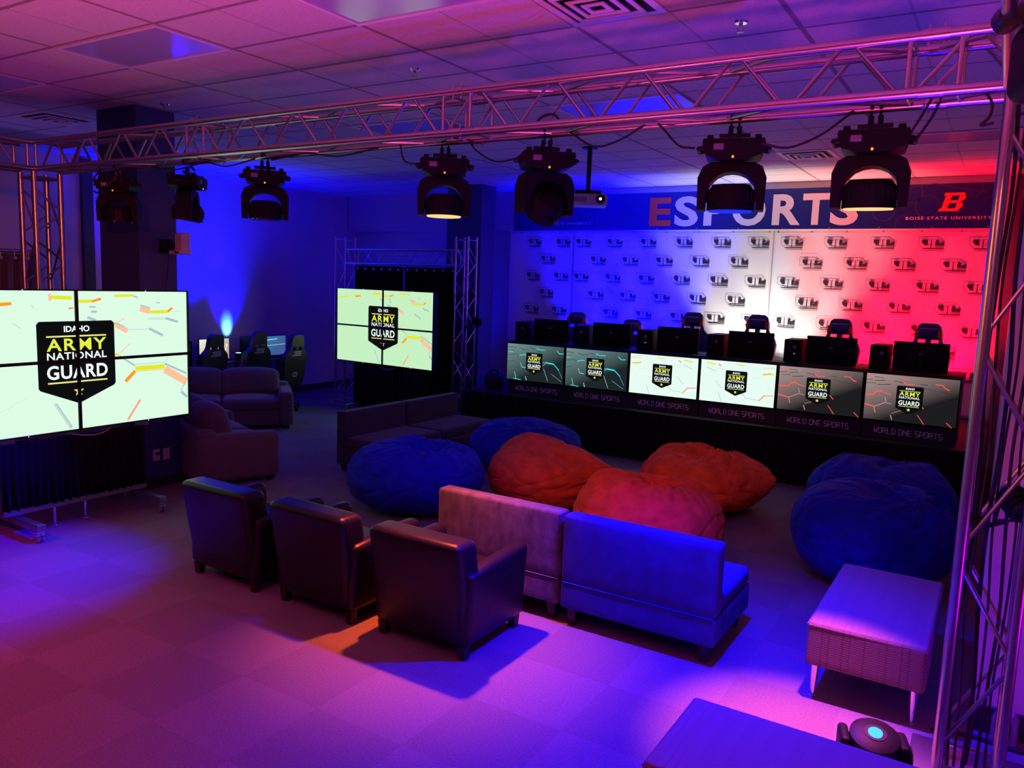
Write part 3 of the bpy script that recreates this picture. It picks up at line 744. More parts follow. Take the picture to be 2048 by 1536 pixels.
for (x0, z0, x1, z1) in [(2.1, 0.5, 2.9, 0.58), (2.9, 0.58, 3.5, 0.45), (-3.5, 0.35, -2.7, 0.3), (-2.7, 0.3, -1.9, 0.42)]: stroke(bm, (x0, z0), (x1, z1), 0.015, -0.008)
obj('hexagon_print', bm, M_BPATT, t, smooth=False)
X0 = -3.85
def L(bm, ch, xa, xb, mi, za=0.06, zb=0.50, bold=0.035): text(bm, ch, xa-X0, xb-X0, za, zb, -0.010, mi, bold)
for ch, xa, xb, za, zb in (('E', -4.96, -4.60, .06, .50), ('S', -4.54, -4.16, .05, .51), ('P', -4.07, -3.70, .06, .50), ('O', -3.63, -3.14, .05, .51), ('R', -3.04, -2.64, .06, .50), ('T', -2.62, -2.26, .06, .50), ('S', -2.24, -1.87, .05, .51)):
    bm = bmesh.new(); L(bm, ch, xa, xb, 0, za, zb); obj('letter', bm, M_LETO if ch == 'E' else M_LETW, t, smooth=False)
bm = bmesh.new()
text(bm, 'BOISE STATE UNIVERSITY', -1.27-X0, -0.27-X0, 0.115, 0.155, -0.010, 0, 0.02, 1.25)
text(bm, 'BOISE STATE UNIVERSITY', -6.98-X0, -5.98-X0, 0.095, 0.135, -0.010, 0, 0.02, 1.25)
obj('lettering', bm, M_LETW, t, smooth=False)
def bigB(bm, cx, cz, w, h):
    sh = 0.26
    def q(u, v): return (cx+(u-0.5)*w+sh*(v-0.5)*h, cz+(v-0.5)*h)
    for pts in [[(0, 0), (0.36, 0), (0.36, 0.16), (0, 0.16)], [(0, 0.84), (0.36, 0.84), (0.36, 1), (0, 1)], [(0.09, 0.16), (0.36, 0.16), (0.36, 0.84), (0.09, 0.84)],
                [(0.36, 0), (0.86, 0), (0.93, 0.16), (0.36, 0.16)], [(0.36, 0.43), (0.90, 0.43), (0.90, 0.59), (0.36, 0.59)], [(0.36, 0.84), (0.95, 0.84), (0.88, 1), (0.36, 1)],
                [(0.70, 0.16), (0.93, 0.16), (1.0, 0.25), (1.0, 0.37), (0.90, 0.47), (0.70, 0.43)], [(0.70, 0.59), (0.90, 0.55), (1.0, 0.65), (1.0, 0.77), (0.95, 0.84), (0.70, 0.84)]]:
        poly(bm, [q(*p) for p in pts], -0.010)
bm = bmesh.new(); bigB(bm, -0.73-X0, 0.34, 0.26, 0.24); bigB(bm, -6.48-X0, 0.33, 0.26, 0.24); obj('emblem', bm, M_LETO, t, smooth=False)
bm = bmesh.new()
for k in range(12): cyl(bm, (-3.55+7.1*k/11, -0.006, 0.02), (-3.55+7.1*k/11, -0.012, 0.02), 0.011, seg=8)
obj('grommet', bm, M_STEEL, t)

# ------------------------------------------------------------------ stage
YS = 9.48
t = thing('stage', 'long low black stage with a pleated skirt along the back wall', 'stage', (-3.4, YS, 0), 0)
bm = bmesh.new(); box(bm, (0, 1.27, 0.61), (6.68, 2.52, 0.06), bev=0.006); obj('deck', bm, mat('stage_deck', (0.02, 0.02, 0.022), 0.6), t)
bm = bmesh.new(); g = []
n = 420
for i in range(n+1):
    x = -3.34+6.68*i/n; a = 0.010*math.sin(i*0.9)+0.006*math.sin(i*0.37)
    g.append((bm.verts.new((x, -0.006+a, 0.635+0.004*math.sin(i*0.05))), bm.verts.new((x, -0.02+a*1.4, 0.3)), bm.verts.new((x, -0.025+a*1.8, 0.005))))
for i in range(n):
    for j in range(2): bm.faces.new((g[i][j], g[i+1][j], g[i+1][j+1], g[i][j+1]))
o = obj('skirt', bm, M_DRAPE, t); o.modifiers.new('thickness', 'SOLIDIFY').thickness = 0.004
bm = bmesh.new(); box(bm, (-3.335, 1.27, 0.29), (0.01, 2.5, 0.57)); obj('side_panel', bm, M_DRAPE, t)

# screens: pictures drawn as lit shapes
SB = emis('screen_black', (0.004, 0.004, 0.005)); SW = emis('screen_white', (0.9, 1.0, 0.97)); SY = emis('screen_yellow', (0.80, 0.88, 0.06)); SYL = emis('screen_pale_yellow', (0.85, 0.85, 0.25))
K_MINT = emis('screen_mint', (0.74, 1.0, 0.80), 0.98); K_MINT2 = emis('screen_green_tint', (0.58, 0.90, 0.55), 0.98)
K_YEL = emis('screen_lime', (0.78, 0.82, 0.02)); K_OR = emis('screen_orange', (1.0, 0.32, 0.03)); K_PE = emis('screen_peach', (1.0, 0.55, 0.33)); K_GR = emis('screen_grey', (0.42, 0.55, 0.58)); K_GL = emis('screen_light_grey', (0.62, 0.82, 0.74)); K_SAL = emis('screen_salmon', (1.0, 0.38, 0.30))
K_TEAL = emis('screen_teal', (0.05, 0.75, 0.85)); K_TW = emis('screen_teal_pale', (0.30, 0.55, 0.58)); K_DK = emis('screen_dark_line', (0.012, 0.016, 0.017)); K_RED = emis('screen_red', (1.0, 0.10, 0.09)); K_REDP = emis('screen_red_pale', (0.55, 0.32, 0.30)); K_SKY = emis('screen_sky', (0.03, 0.25, 0.42))
PAL = [SB, SW, SY, SYL, K_YEL, K_OR, K_PE, K_GR, K_GL, K_SAL, K_TEAL, K_TW, K_DK, K_RED, K_REDP]
BLK, WHT, YLW, YLP, LIME, ORG, PEA, GRY, GRL, SAL, TEA, TEP, DRK, RDD, RDP = range(15)
def shield(bm, cx, zt, H, y, wd, split=False):
    """badge hung at centre cx; H = picture height, zt = top of picture"""
    def v(q): return zt - q*H
    w2 = wd/2; c = 0.02*H
    pts = [(cx-w2+c, v(.215)), (cx+w2-c, v(.215)), (cx+w2, v(.215)-c), (cx+w2, v(.69)+c*.3), (cx+w2-c*.6, v(.70)), (cx+c*.8, v(.806)), (cx-c*.8, v(.806)), (cx-w2+c*.6, v(.70)), (cx-w2, v(.69)+c*.3), (cx-w2, v(.215)-c)]
    poly(bm, pts[::-1], y, BLK)
    y2 = y-0.0012; tw = wd*0.385
    text(bm, 'IDAHO', cx-wd*.165, cx+wd*.165, v(.292), v(.248), y2, WHT, 0.03)
    stroke(bm, (cx-tw, v(.322)), (cx+tw, v(.322)), 0.011*H, y2, YLP)
    text(bm, 'ARMY', cx-tw, cx+tw, v(.425), v(.338), y2, YLW, 0.02, 1.18)
    text(bm, 'NATIONAL', cx-tw, cx+tw, v(.488), v(.436), y2, WHT, 0.02, 1.1)
    text(bm, 'GUARD', cx-tw*1.02, cx+tw*1.02, v(.628), v(.528), y2, WHT, 0.025, 1.08)
    stroke(bm, (cx-tw, v(.652)), (cx+tw, v(.652)), 0.011*H, y2, YLP)
    st = []
    for k in range(10):
        a = PI/2 + k*PI/5; rr = 0.040*H if k % 2 == 0 else 0.016*H
        st.append((cx+rr*math.cos(a), v(.722)+rr*math.sin(a)))
    cv = bm.verts.new((cx, y2, v(.722)))
    sv = [bm.verts.new((p[0], y2, p[1])) for p in st]
    for k in range(10):
        f = bm.faces.new((sv[k], sv[(k+1) % 10], cv)); f.material_index = YLP
def strokes(bm, lst, W, H, zt, y, sc=1.0):
    for k, (u0, v0, u1, v1, wd, c) in enumerate(lst):
        stroke(bm, (-W/2+u0*W, zt-v0*H), (-W/2+u1*W, zt-v1*H), wd*H*sc, y-0.0002*k/ max(1, len(lst)), c)
WALL_STROKES = [(.05, .36, .12, .355, .006, GRL), (.02, .125, .12, .10, .020, LIME), (.12, .10, .16, .085, .006, PEA), (.175, .085, .26, .085, .014, LIME), (.20, .10, .26, .088, .02, ORG),
    (.33, .10, .34, .12, .012, GRL), (.26, .22, .29, .26, .012, GRL), (.40, .02, .40, .07, .02, PEA), (.405, .045, .485, .05, .026, LIME), (.47, .125, .49, .122, .012, ORG),
    (.505, .075, .565, .072, .022, LIME), (.565, .075, .605, .055, .018, ORG), (.555, .115, .58, .115, .012, GRY), (.56, .15, .585, .15, .016, GRY), (.545, .19, .58, .215, .02, GRY),
    (.66, .035, .745, .03, .018, LIME), (.745, .035, .765, .045, .012, GRY), (.85, .085, .87, .088, .008, GRY),
    (.775, .128, .82, .15, .05, PEA), (.775, .105, .82, .125, .01, GRY), (.82, .158, .905, .158, .024, LIME), (.905, .158, .928, .128, .02, ORG), (.93, .155, .98, .157, .006, GRL),
    (.81, .21, .895, .212, .018, GRL), (.895, .208, .955, .24, .02, GRY), (.64, .245, .665, .245, .02, LIME), (.665, .24, .705, .20, .005, PEA), (.665, .25, .715, .30, .04, PEA), (.66, .235, .70, .265, .01, GRY),
    (.715, .29, .815, .29, .010, GRL), (.815, .287, .88, .345, .02, GRY), (.64, .475, .672, .475, .016, LIME), (.672, .475, .725, .395, .006, PEA), (.675, .485, .745, .57, .014, GRY),
    (.745, .56, .885, .56, .012, GRL), (.745, .592, .885, .592, .034, LIME), (.745, .61, .70, .685, .028, ORG), (.745, .615, .885, .615, .006, PEA), (.885, .615, .995, .735, .060, PEA), (.885, .57, .995, .665, .016, GRY), (.885, .57, .915, .48, .006, GRL),
    (.965, .80, .995, .705, .008, GRY), (.965, .81, .995, .86, .022, GRY), (.765, .84, .705, .985, .018, SAL), (.405, .80, .465, .985, .022, GRY), (.40, .79, .46, .975, .008, GRL),
    (.08, .70, .12, .90, .005, GRL), (.10, .90, .10, .99, .008, PEA), (.10, .90, .30, .74, .004, GRL)]
DARK_STROKES = [(.0, .10, .10, .09, .012, DRK), (.10, .09, .16, .12, .012, DRK), (.02, .20, .12, .17, .010, DRK), (.22, .10, .30, .14, .010, DRK), (.30, .14, .38, .12, .010, DRK), (.40, .08, .50, .10, .010, DRK), (.55, .16, .62, .12, .010, DRK), (.02, .32, .16, .28, .012, DRK), (.16, .28, .22, .32, .010, DRK), (.0, .50, .14, .47, .008, DRK),
    (.52, .08, .58, .12, .022, 'A'), (.58, .12, .68, .11, .02, 'A'), (.02, .22, .10, .23, .016, 'A'), (.22, .32, .30, .28, .022, 'A'), (.30, .28, .345, .29, .02, 'B'), (.88, .10, .93, .18, .020, 'A'), (.93, .18, 1.0, .17, .020, 'A'),
    (.64, .46, .70, .45, .012, 'B'), (.70, .45, .83, .47, .036, 'A'), (.83, .47, .925, .62, .022, 'A'), (.64, .55, .70, .46, .010, 'B'), (.24, .50, .27, .63, .016, 'B'), (.27, .63, .34, .64, .022, 'A'), (.14, .78, .17, .98, .018, 'B'), (.12, .97, .26, .99, .018, 'A'), (.34, .88, .36, .99, .024, 'B'), (.66, .62, .74, .95, .012, 'B'), (.80, .75, .98, .93, .008, 'B'), (.92, .62, .99, .84, .008, 'B')]
RED_STROKES = [(.0, .06, .10, .05, .016, 'A'), (.12, .06, .22, .07, .010, DRK), (.0, .14, .10, .12, .012, DRK), (.12, .14, .24, .12, .012, DRK), (.02, .20, .14, .19, .010, DRK), (.16, .22, .30, .20, .012, DRK), (.44, .07, .50, .06, .016, 'A'), (.44, .13, .48, .17, .022, 'A'), (.48, .17, .56, .16, .022, 'A'), (.34, .12, .44, .14, .010, DRK), (.62, .14, .70, .15, .010, DRK),
    (.78, .12, .86, .13, .020, 'A'), (.86, .13, .88, .18, .018, 'A'), (.88, .18, .93, .22, .022, 'A'), (.0, .47, .13, .44, .030, 'A'), (.13, .44, .14, .38, .022, 'A'), (.14, .38, .22, .35, .034, 'A'), (.22, .38, .32, .42, .018, 'A'), (.0, .66, .14, .71, .030, 'A'), (.14, .71, .26, .60, .016, 'B'), (.26, .60, .33, .62, .012, 'B'), (.25, .48, .27, .58, .014, 'B'), (.14, .72, .16, .84, .014, 'B'), (.33, .86, .35, .96, .018, 'B'),
    (.62, .55, .68, .66, .018, 'A'), (.62, .80, .70, .99, .014, 'A'), (.93, .90, .99, 1.0, .014, 'A'), (.34, .82, .44, .74, .008, 'B'), (.76, .64, .90, .55, .008, DRK), (.66, .22, .96, .30, .006, DRK)]
LIGHT_STROKES = [(.02, .10, .16, .07, .016, PEA), (.02, .24, .16, .22, .034, LIME), (.06, .25, .17, .20, .016, ORG), (.22, .10, .36, .14, .006, GRL), (.40, .06, .52, .07, .020, LIME), (.72, .08, .76, .13, .034, SAL), (.62, .20, .74, .21, .006, GRY), (.74, .21, .80, .18, .006, GRY), (.80, .18, .92, .26, .014, GRY), (.80, .06, .92, .10, .03, LIME), (.84, .35, .96, .45, .006, GRL), (.70, .48, .80, .66, .010, GRY), (.08, .48, .09, .62, .008, GRL), (.18, .36, .30, .33, .006, GRL),
    (.26, .76, .31, .99, .012, GRY), (.56, .72, .64, .84, .014, GRY), (.64, .84, .80, .86, .010, GRY), (.80, .88, .88, .72, .030, SAL), (.88, .74, .99, .72, .024, SAL), (.52, .98, .62, .86, .006, GRL)]
PALETTE_A = {'teal': (TEA, TEP), 'red': (RDD, RDP)}

# desks with televisions on their fronts
TK = {'teal': emis_gradient('television_teal_picture', (0.17, 0.30, 0.29), (0.012, 0.02, 0.022), -.46, .46, -.26, .26),
      'red': emis_gradient('television_red_picture', (0.42, 0.30, 0.29), (0.012, 0.012, 0.014), -.46, .46, -.26, .26),
      'white': emis('television_white_picture', (0.80, 0.98, 0.90), 1.0)}
def glyph_strokes():
    a, b, c = 0.0, 0.35, 0.7
    return {'W': [[(0, 1), (.14, 0), (.35, .6), (.56, 0), (.7, 1)]], 'O': [[(0, 0), (0, 1), (.7, 1), (.7, 0), (0, 0)]], 'R': [[(0, 0), (0, 1), (.65, 1), (.7, .55), (.1, .5), (.3, .5), (.7, 0)]], 'L': [[(0, 1), (0, 0), (.6, 0)]],
            'D': [[(0, 0), (0, 1), (.5, 1), (.7, .75), (.7, .25), (.5, 0), (0, 0)]], 'N': [[(0, 0), (0, 1), (.7, 0), (.7, 1)]], 'E': [[(.65, 1), (0, 1), (0, 0), (.65, 0)], [(0, .5), (.5, .5)]], 'S': [[(.7, 1), (0, 1), (0, .5), (.7, .5), (.7, 0), (0, 0)]],
            'P': [[(0, 0), (0, 1), (.7, 1), (.7, .45), (.12, .45)]], 'T': [[(0, 1), (.75, 1)], [(.37, 1), (.37, 0)]]}
GL = glyph_strokes()
def techno(bm, s, x0, x1, z0, z1, y, th):
    adv = [0.5 if ch == ' ' else 0.95 for ch in s]; tot = sum(adv)-0.25; sx = (x1-x0)/tot; x = x0
    for ch, ad in zip(s, adv):
        for pl in GL.get(ch, []):
            for (u0, v0), (u1, v1) in zip(pl[:-1], pl[1:]): stroke(bm, (x+u0*sx, z0+v0*(z1-z0)), (x+u1*sx, z0+v1*(z1-z0)), th, y)
        x += ad*sx
PITCH = 0.965
ORD = ['first from the left', 'second from the left', 'third from the left', 'third from the right', 'second from the right', 'nearest the right tower']
themes = ['teal', 'teal', 'white', 'white', 'red', 'red']
desc = ['dark teal', 'dark teal', 'white', 'white', 'dark red', 'dark red']
def tv(k):
    cx = -5.63 + PITCH*k; W, Hh = 0.925, 0.52
    side = 'left' if k % 2 == 0 else 'right'
    t = thing('television', f'television with a badge on a {desc[k]} picture, {side} one of its pair', 'television', (cx, 9.70, 1.11), 0, 'televisions on the desk fronts')
    bm = bmesh.new(); box(bm, (0, 0.012, 0), (0.955, 0.05, 0.555), bev=0.006); obj('housing', bm, M_BLACK, t)
    bm = bmesh.new(); poly(bm, [(-W/2, -Hh/2), (W/2, -Hh/2), (W/2, Hh/2), (-W/2, Hh/2)], -0.0145); scr = obj('screen', bm, TK[themes[k]], t, smooth=False)
    bm = bmesh.new(); th = themes[k]
    lst = {'teal': DARK_STROKES, 'red': RED_STROKES, 'white': LIGHT_STROKES}[th]
    if k in (1, 5): lst = [(max(0, a-0.03), b+.01, max(0.001, c-0.03), d+.01, e, f) for a, b, c, d, e, f in lst]
    if k == 3: lst = [(max(0, 1-c), b, min(1, 1-a), d, e, f) if b < .5 else (a, b, c, d, e, f) for a, b, c, d, e, f in lst]
    pa = PALETTE_A.get(th, (0, 0))
    lst = [(a, b, c, d, e, pa[0] if f == 'A' else pa[1] if f == 'B' else f) for a, b, c, d, e, f in lst]
    strokes(bm, lst, W, Hh, Hh/2, -0.0152)
    shield(bm, -0.01, Hh/2, Hh, -0.0165, W*0.29)
    obj('picture', bm, PAL, scr, smooth=False)
for k in range(6): tv(k)
def desk(k):
    cx = -5.63 + PITCH*k
    t = thing('gaming_desk', f'black gaming desk with a printed front, {ORD[k]} along the stage', 'desk', (cx, 9.74, 0.64), 0, 'gaming desks on the stage')
    bm = bmesh.new(); box(bm, (0, 0.36, 0.745), (0.955, 0.70, 0.03), bev=0.004); obj('desktop', bm, M_BLACK, t)
    bm = bmesh.new(); box(bm, (0, 0.012, 0.365), (0.955, 0.018, 0.73)); fp = obj('front_panel', bm, mat('black_laminate', (0.018, 0.017, 0.02), 0.5), t)
    bm = bmesh.new(); techno(bm, 'WORLD ONE SPORTS', -0.345, 0.345, 0.055, 0.115, 0.001, 0.0085); obj('lettering', bm, M_TAG, fp, smooth=False)
    for sx in (-1, 1):
        bm = bmesh.new(); box(bm, (sx*0.465, 0.36, 0.365), (0.02, 0.66, 0.73)); obj('side_panel', bm, M_BLACK, t)
for k in range(6): desk(k)
def pc(k):
    t = thing('computer_tower', f'black computer tower standing on the desk {ORD[k]}', 'computer', (-6.02+PITCH*k, 10.02, 1.403), 0, 'computer towers on the desks')
    bm = bmesh.new(); box(bm, (0, 0.1, 0.14), (0.19, 0.42, 0.27), bev=0.006)
    for sx in (-0.07, 0.07): box(bm, (sx, 0.1, 0.004), (0.03, 0.36, 0.012))
    obj('case', bm, M_BLACK, t)
    bm = bmesh.new(); cyl(bm, (0.03, -0.111, 0.185), (0.03, -0.115, 0.185), 0.022, seg=12); obj('emblem', bm, M_GREY, t)
    bm = bmesh.new(); cyl(bm, (0.03, -0.111, 0.105), (0.03, -0.115, 0.105), 0.006, seg=8); obj('indicator', bm, E_LED if k in (2, 4) else M_GREY, t)
for k in range(6): pc(k)
def monitor(k):
    t = thing('monitor', f'black desktop monitor seen from behind on the desk {ORD[k]}', 'monitor', (-5.60+PITCH*k, 10.08, 1.40), 0, 'monitors on the desks seen from behind')
    bm = bmesh.new(); box(bm, (0, 0, 0.165), (0.57, 0.03, 0.33), bev=0.006); box(bm, (0, -0.02, 0.16), (0.30, 0.03, 0.18), bev=0.01); obj('housing', bm, M_BLACK, t)
    bm = bmesh.new(); box(bm, (0, -0.05, 0.005), (0.24, 0.18, 0.01), bev=0.003); box(bm, (0, -0.045, 0.08), (0.05, 0.02, 0.15)); obj('stand', bm, M_BLACK, t)
    bm = bmesh.new(); box(bm, (0, -0.036, 0.20), (0.05, 0.003, 0.02)); obj('emblem', bm, M_GREY, t)
for k in range(6): monitor(k)

# ------------------------------------------------------------------ gaming chairs
def gaming_chair(name, label, loc, rotz, main, accent, group, printed=False, zs=1.0):
    """faces -Y; the back stands at +Y"""
    t = thing(name, label, 'chair', loc, rotz, group)
    bm = bmesh.new()
    for k in range(5):
        a = 2*PI*k/5+0.3; e = (0.31*math.cos(a), 0.31*math.sin(a), 0.075)
        cyl(bm, (0, 0, 0.10), e, 0.026, 0.018, 8)
    cyl(bm, (0, 0, 0.08), (0, 0, 0.14), 0.04, seg=12); cyl(bm, (0, 0, 0.14), (0, 0, 0.40), 0.026, seg=12)
    obj('base', bm, M_BLACKM, t)
    for k in range(5):
        a = 2*PI*k/5+0.3; bm = bmesh.new(); c, s_ = 0.31*math.cos(a), 0.31*math.sin(a)
        for d in (-0.016, 0.016): cyl(bm, (c-s_*(d-0.007)/0.31*0.31, s_+c*0*d, 0.032), (c-s_*(d+0.007), s_, 0.032), 0.031, seg=12)
        cyl(bm, (c, s_, 0.03), (c, s_, 0.075), 0.01, seg=8); obj('caster', bm, M_BLACK, t)
    bm = bmesh.new(); softbox(bm, (0, -0.02, 0.455), (0.50, 0.50, 0.11), 0.045, (0, 0, 0.012), 4); obj('seat', bm, main, t)
    for sx in (-1, 1):
        bm = bmesh.new(); tube(bm, [(sx*0.22, 0.02, 0.41), (sx*0.31, 0.02, 0.43), (sx*0.315, 0.02, 0.62)], 0.018, 8); softbox(bm, (sx*0.315, -0.02, 0.645), (0.085, 0.26, 0.04), 0.018, n=3); obj('armrest', bm, M_BLACK, t)
    tilt = RX(-0.14)
    def put(bm2):
        bmesh.ops.rotate(bm2, verts=bm2.verts, cent=(0, 0, 0), matrix=tilt); bmesh.ops.translate(bm2, verts=bm2.verts, vec=(0, 0.22, 0.46))
    bm = bmesh.new()
    # winged shell: two halves around the harness slots
    for sx in (-1, 1):
        P = lambda pts: [(sx*x, z) for x, z in pts]
        prism(bm, P([(0, 0), (0.20, 0), (0.235, 0.10), (0.25, 0.30), (0.265, 0.42), (0.24, 0.50), (0.175, 0.565), (0, 0.565)]), -0.055, 0.035)
        prism(bm, P([(0, 0.565), (0.03, 0.565), (0.03, 0.625), (0, 0.625)]), -0.05, 0.03)
        prism(bm, P([(0.115, 0.565), (0.175, 0.565), (0.15, 0.625), (0.12, 0.625)]), -0.05, 0.03)
        prism(bm, P([(0, 0.625), (0.15, 0.625), (0.142, 0.72), (0.125, 0.79), (0.09, 0.82), (0, 0.825)]), -0.05, 0.035)
        vs = prism(bm, P([(0.20, 0.06), (0.235, 0.08), (0.265, 0.40), (0.225, 0.50)]), -0.10, -0.045)
    bmesh.ops.bevel(bm, geom=[e for e in bm.edges if e.is_manifold and e.calc_face_angle(0) > 0.9], offset=0.012, segments=2, affect='EDGES')
    put(bm); obj('backrest', bm, main, t)
    bm = bmesh.new(); softbox(bm, (0, -0.07, 0.70), (0.22, 0.05, 0.12), 0.024, (0, 0.008, 0), 3); put(bm); obj('headrest_pillow', bm, main, t)
    if accent:
        for sx in (-1, 1):
            bm = bmesh.new(); prism(bm, [(sx*0.105, 0.64), (sx*0.155, 0.635), (sx*0.147, 0.73), (sx*0.112, 0.725)], -0.085, 0.04); put(bm); obj('side_wing', bm, accent, t)
    if printed:
        bm = bmesh.new(); r2 = random.Random(3)
        for j, z in enumerate((0.535, 0.505, 0.475)):
            x = -0.10
            while x < (0.06 if j < 2 else 0.10):
                w_ = r2.uniform(0.012, 0.022); poly(bm, [(x, z), (x+w_, z), (x+w_, z+0.018), (x, z+0.018)], 0.037); x += w_+0.006
        for k in range(20):
            if k in (4, 5, 14, 15): continue
            a, b = 2*PI*k/20, 2*PI*(k+1)/20
            poly(bm, [(0.045*math.cos(a), 0.16+0.035*math.sin(a)), (0.057*math.cos(a), 0.16+0.047*math.sin(a)), (0.057*math.cos(b), 0.16+0.047*math.sin(b)), (0.045*math.cos(b), 0.16+0.035*math.sin(b))], 0.037)
        stroke(bm, (0, 0.12), (0, 0.20), 0.012, 0.037)
        put(bm); obj('lettering', bm, M_WHITEP, t, smooth=False)
    return t
cx_list = [-5.62, -4.70, -3.78, -2.86, -1.82, -0.80]
for k, x in enumerate(cx_list):
    g_ = gaming_chair('gaming_chair', f'navy and orange gaming chair facing the room behind the desk {ORD[k]}', (x, 10.78, 0.64), [0.25, 0.2, 0.12, 0.1, 0.0, -0.05][k], M_CNAVY, M_CORANGE, 'gaming chairs on the stage')
    g_.scale = (1, 1, [0.92, 0.87, 0.99, 1, 1, 1][k])

# bag at the left end of the stage
bm = bmesh.new(); softbox(bm, (0, 0, 0.10), (0.26, 0.22, 0.20), 0.06, (0.01, 0.01, 0.02), 4)
tube(bm, curve_pts([(-0.08, 0, 0.19), (-0.05, 0, 0.26), (0.05, 0, 0.26), (0.08, 0, 0.19)]), 0.012, 8)
o = obj('bag', bm, M_RUBBER, loc=(-6.42, 9.85, 0.662)); tag(o, 'small black bag standing on the left end of the stage', 'bag')

# ------------------------------------------------------------------ video walls
def video_wall(label, loc, rotz, skirt_x, skirt_z, warm):
    """local frame: viewer at -Y, x to the viewer's right, z=0 on the floor"""
    t = thing('video_wall', label, 'video wall', loc, rotz, 'video walls on rolling stands')
    W, Hh, zb = 2.17, 1.203, 0.842; zt = zb+Hh; bz = 0.013
    for i in (0, 1):
        for j in (0, 1):
            x0, x1 = (-W/2, 0) if i == 0 else (0, W/2); z0, z1 = (zb, zb+Hh/2) if j == 0 else (zb+Hh/2, zt)
            bm = bmesh.new(); cx, cz = (x0+x1)/2, (z0+z1)/2; sx, sz = x1-x0, z1-z0
            box(bm, (cx, 0.055, cz), (sx+(0.02 if True else 0), 0.09, sz+0.0), bev=0.004)
            ox0, ox1 = x0-(0.012 if i == 0 else 0), x1+(0.012 if i == 1 else 0); oz0, oz1 = z0-(0.012 if j == 0 else 0), z1+(0.012 if j == 1 else 0)
            ix0, ix1 = (x0 if i == 0 else x0+bz), (x1-bz if i == 0 else x1); iz0, iz1 = (z0 if j == 0 else z0+bz), (z1-bz if j == 0 else z1)
            for (a, b, c_, d) in ((ox0, ix0, oz0, oz1), (ix1, ox1, oz0, oz1), (ix0, ix1, oz0, iz0), (ix0, ix1, iz1, oz1)):
                if b-a > 1e-4 and d-c_ > 1e-4: box(bm, ((a+b)/2, 0.0, (c_+d)/2), (b-a, 0.022, d-c_))
            dp = obj('display_panel', bm, M_BLACK, t, smooth=False)
            bm = bmesh.new(); poly(bm, [(ix0, iz0), (ix1, iz0), (ix1, iz1), (ix0, iz1)], 0.006); obj('screen', bm, K_MINT2 if warm else K_MINT, dp, smooth=False)
            bm = bmesh.new(); cyl(bm, (cx+0.1, -0.012, oz0+0.006 if j == 0 else oz1-0.006), (cx+0.1, -0.014, oz0+0.006 if j == 0 else oz1-0.006), 0.005, seg=8); obj('indicator', bm, E_LED, dp)
    bm = bmesh.new(); strokes(bm, WALL_STROKES, W, Hh, zt, 0.0055)
    shield(bm, 0.0, zt, Hh, 0.0048, W*0.312)
    obj('picture', bm, PAL, t, smooth=False)
    bm = bmesh.new()
    for sx in (-0.5, 0.5): box(bm, (sx, 0.16, 0.98), (0.08, 0.06, 1.75), bev=0.006)
    for z in (1.1, 1.7): box(bm, (0, 0.125, z), (1.6, 0.02, 0.08))
    box(bm, (0, 0.13, 0.80), (1.25, 0.05, 0.04)); box(bm, (0, 0.06, 0.20), (1.28, 0.04, 0.05))
    for sx in (-0.60, 0.60): box(bm, (sx, 0.06, 0.805), (0.14, 0.06, 0.045))
    obj('stand_frame', bm, M_STEEL, t)
    for sx in (-0.52, 0.58):
        bm = bmesh.new(); box(bm, (sx, 0.12, 0.125), (0.07, 0.86, 0.06), bev=0.008); obj('foot_beam', bm, M_STEEL, t)
        for sy in (-0.26, 0.50):
            bm = bmesh.new(); cyl(bm, (sx, sy, 0.055), (sx, sy, 0.10), 0.012, seg=8)
            for d in (-0.018, 0.018): cyl(bm, (sx+d-0.011, sy, 0.042), (sx+d+0.011, sy, 0.042), 0.041, seg=16)
            box(bm, (sx, sy, 0.085), (0.07, 0.06, 0.02)); obj('caster', bm, M_CHROME, t)
    for sx in (-0.22, 0.05):
        bm = bmesh.new(); cyl(bm, (sx, 0.06, 0.18), (sx, 0.06, 0.004), 0.016, seg=10); cyl(bm, (sx, 0.06, 0.0), (sx, 0.06, 0.012), 0.03, seg=12); obj('support_post', bm, M_CHROME, t)
    bm = bmesh.new(); g = []; n = 160
    for i in range(n+1):
        x = skirt_x[0]+(skirt_x[1]-skirt_x[0])*i/n; a = 0.014*math.sin(i*0.8)+0.006*math.sin(i*0.31)
        g.append((bm.verts.new((x, 0.02+a*0.5, skirt_z[1])), bm.verts.new((x, 0.02+a, (skirt_z[0]+skirt_z[1])/2)), bm.verts.new((x, 0.015+a*1.3, skirt_z[0]+0.006*math.sin(i*0.7)))))
    for i in range(n):
        for j in range(2): bm.faces.new((g[i][j], g[i+1][j], g[i+1][j+1], g[i][j+1]))
    o = obj('skirt', bm, M_DRAPE, t); o.modifiers.new('thickness', 'SOLIDIFY').thickness = 0.004
    bm = bmesh.new(); tube(bm, curve_pts([(-0.10, 0.03, 0.815), (0.0, -0.01, 0.785), (0.14, -0.02, 0.775), (0.26, 0.0, 0.80), (0.30, 0.03, 0.83)]), 0.004, 6); obj('signal_cable', bm, M_PALE, t)
    return t
video_wall('big video wall of four screens at the left edge of the picture', (-6.80, 3.80, 0), PI/2, (-0.66, 0.62), (0.225, 0.79), False)
video_wall('smaller-looking video wall of four screens between the slim truss posts by the stage', (-8.565, 9.775, 0), R(-3.9), (-0.62, 1.02), (0.06, 0.83), True)

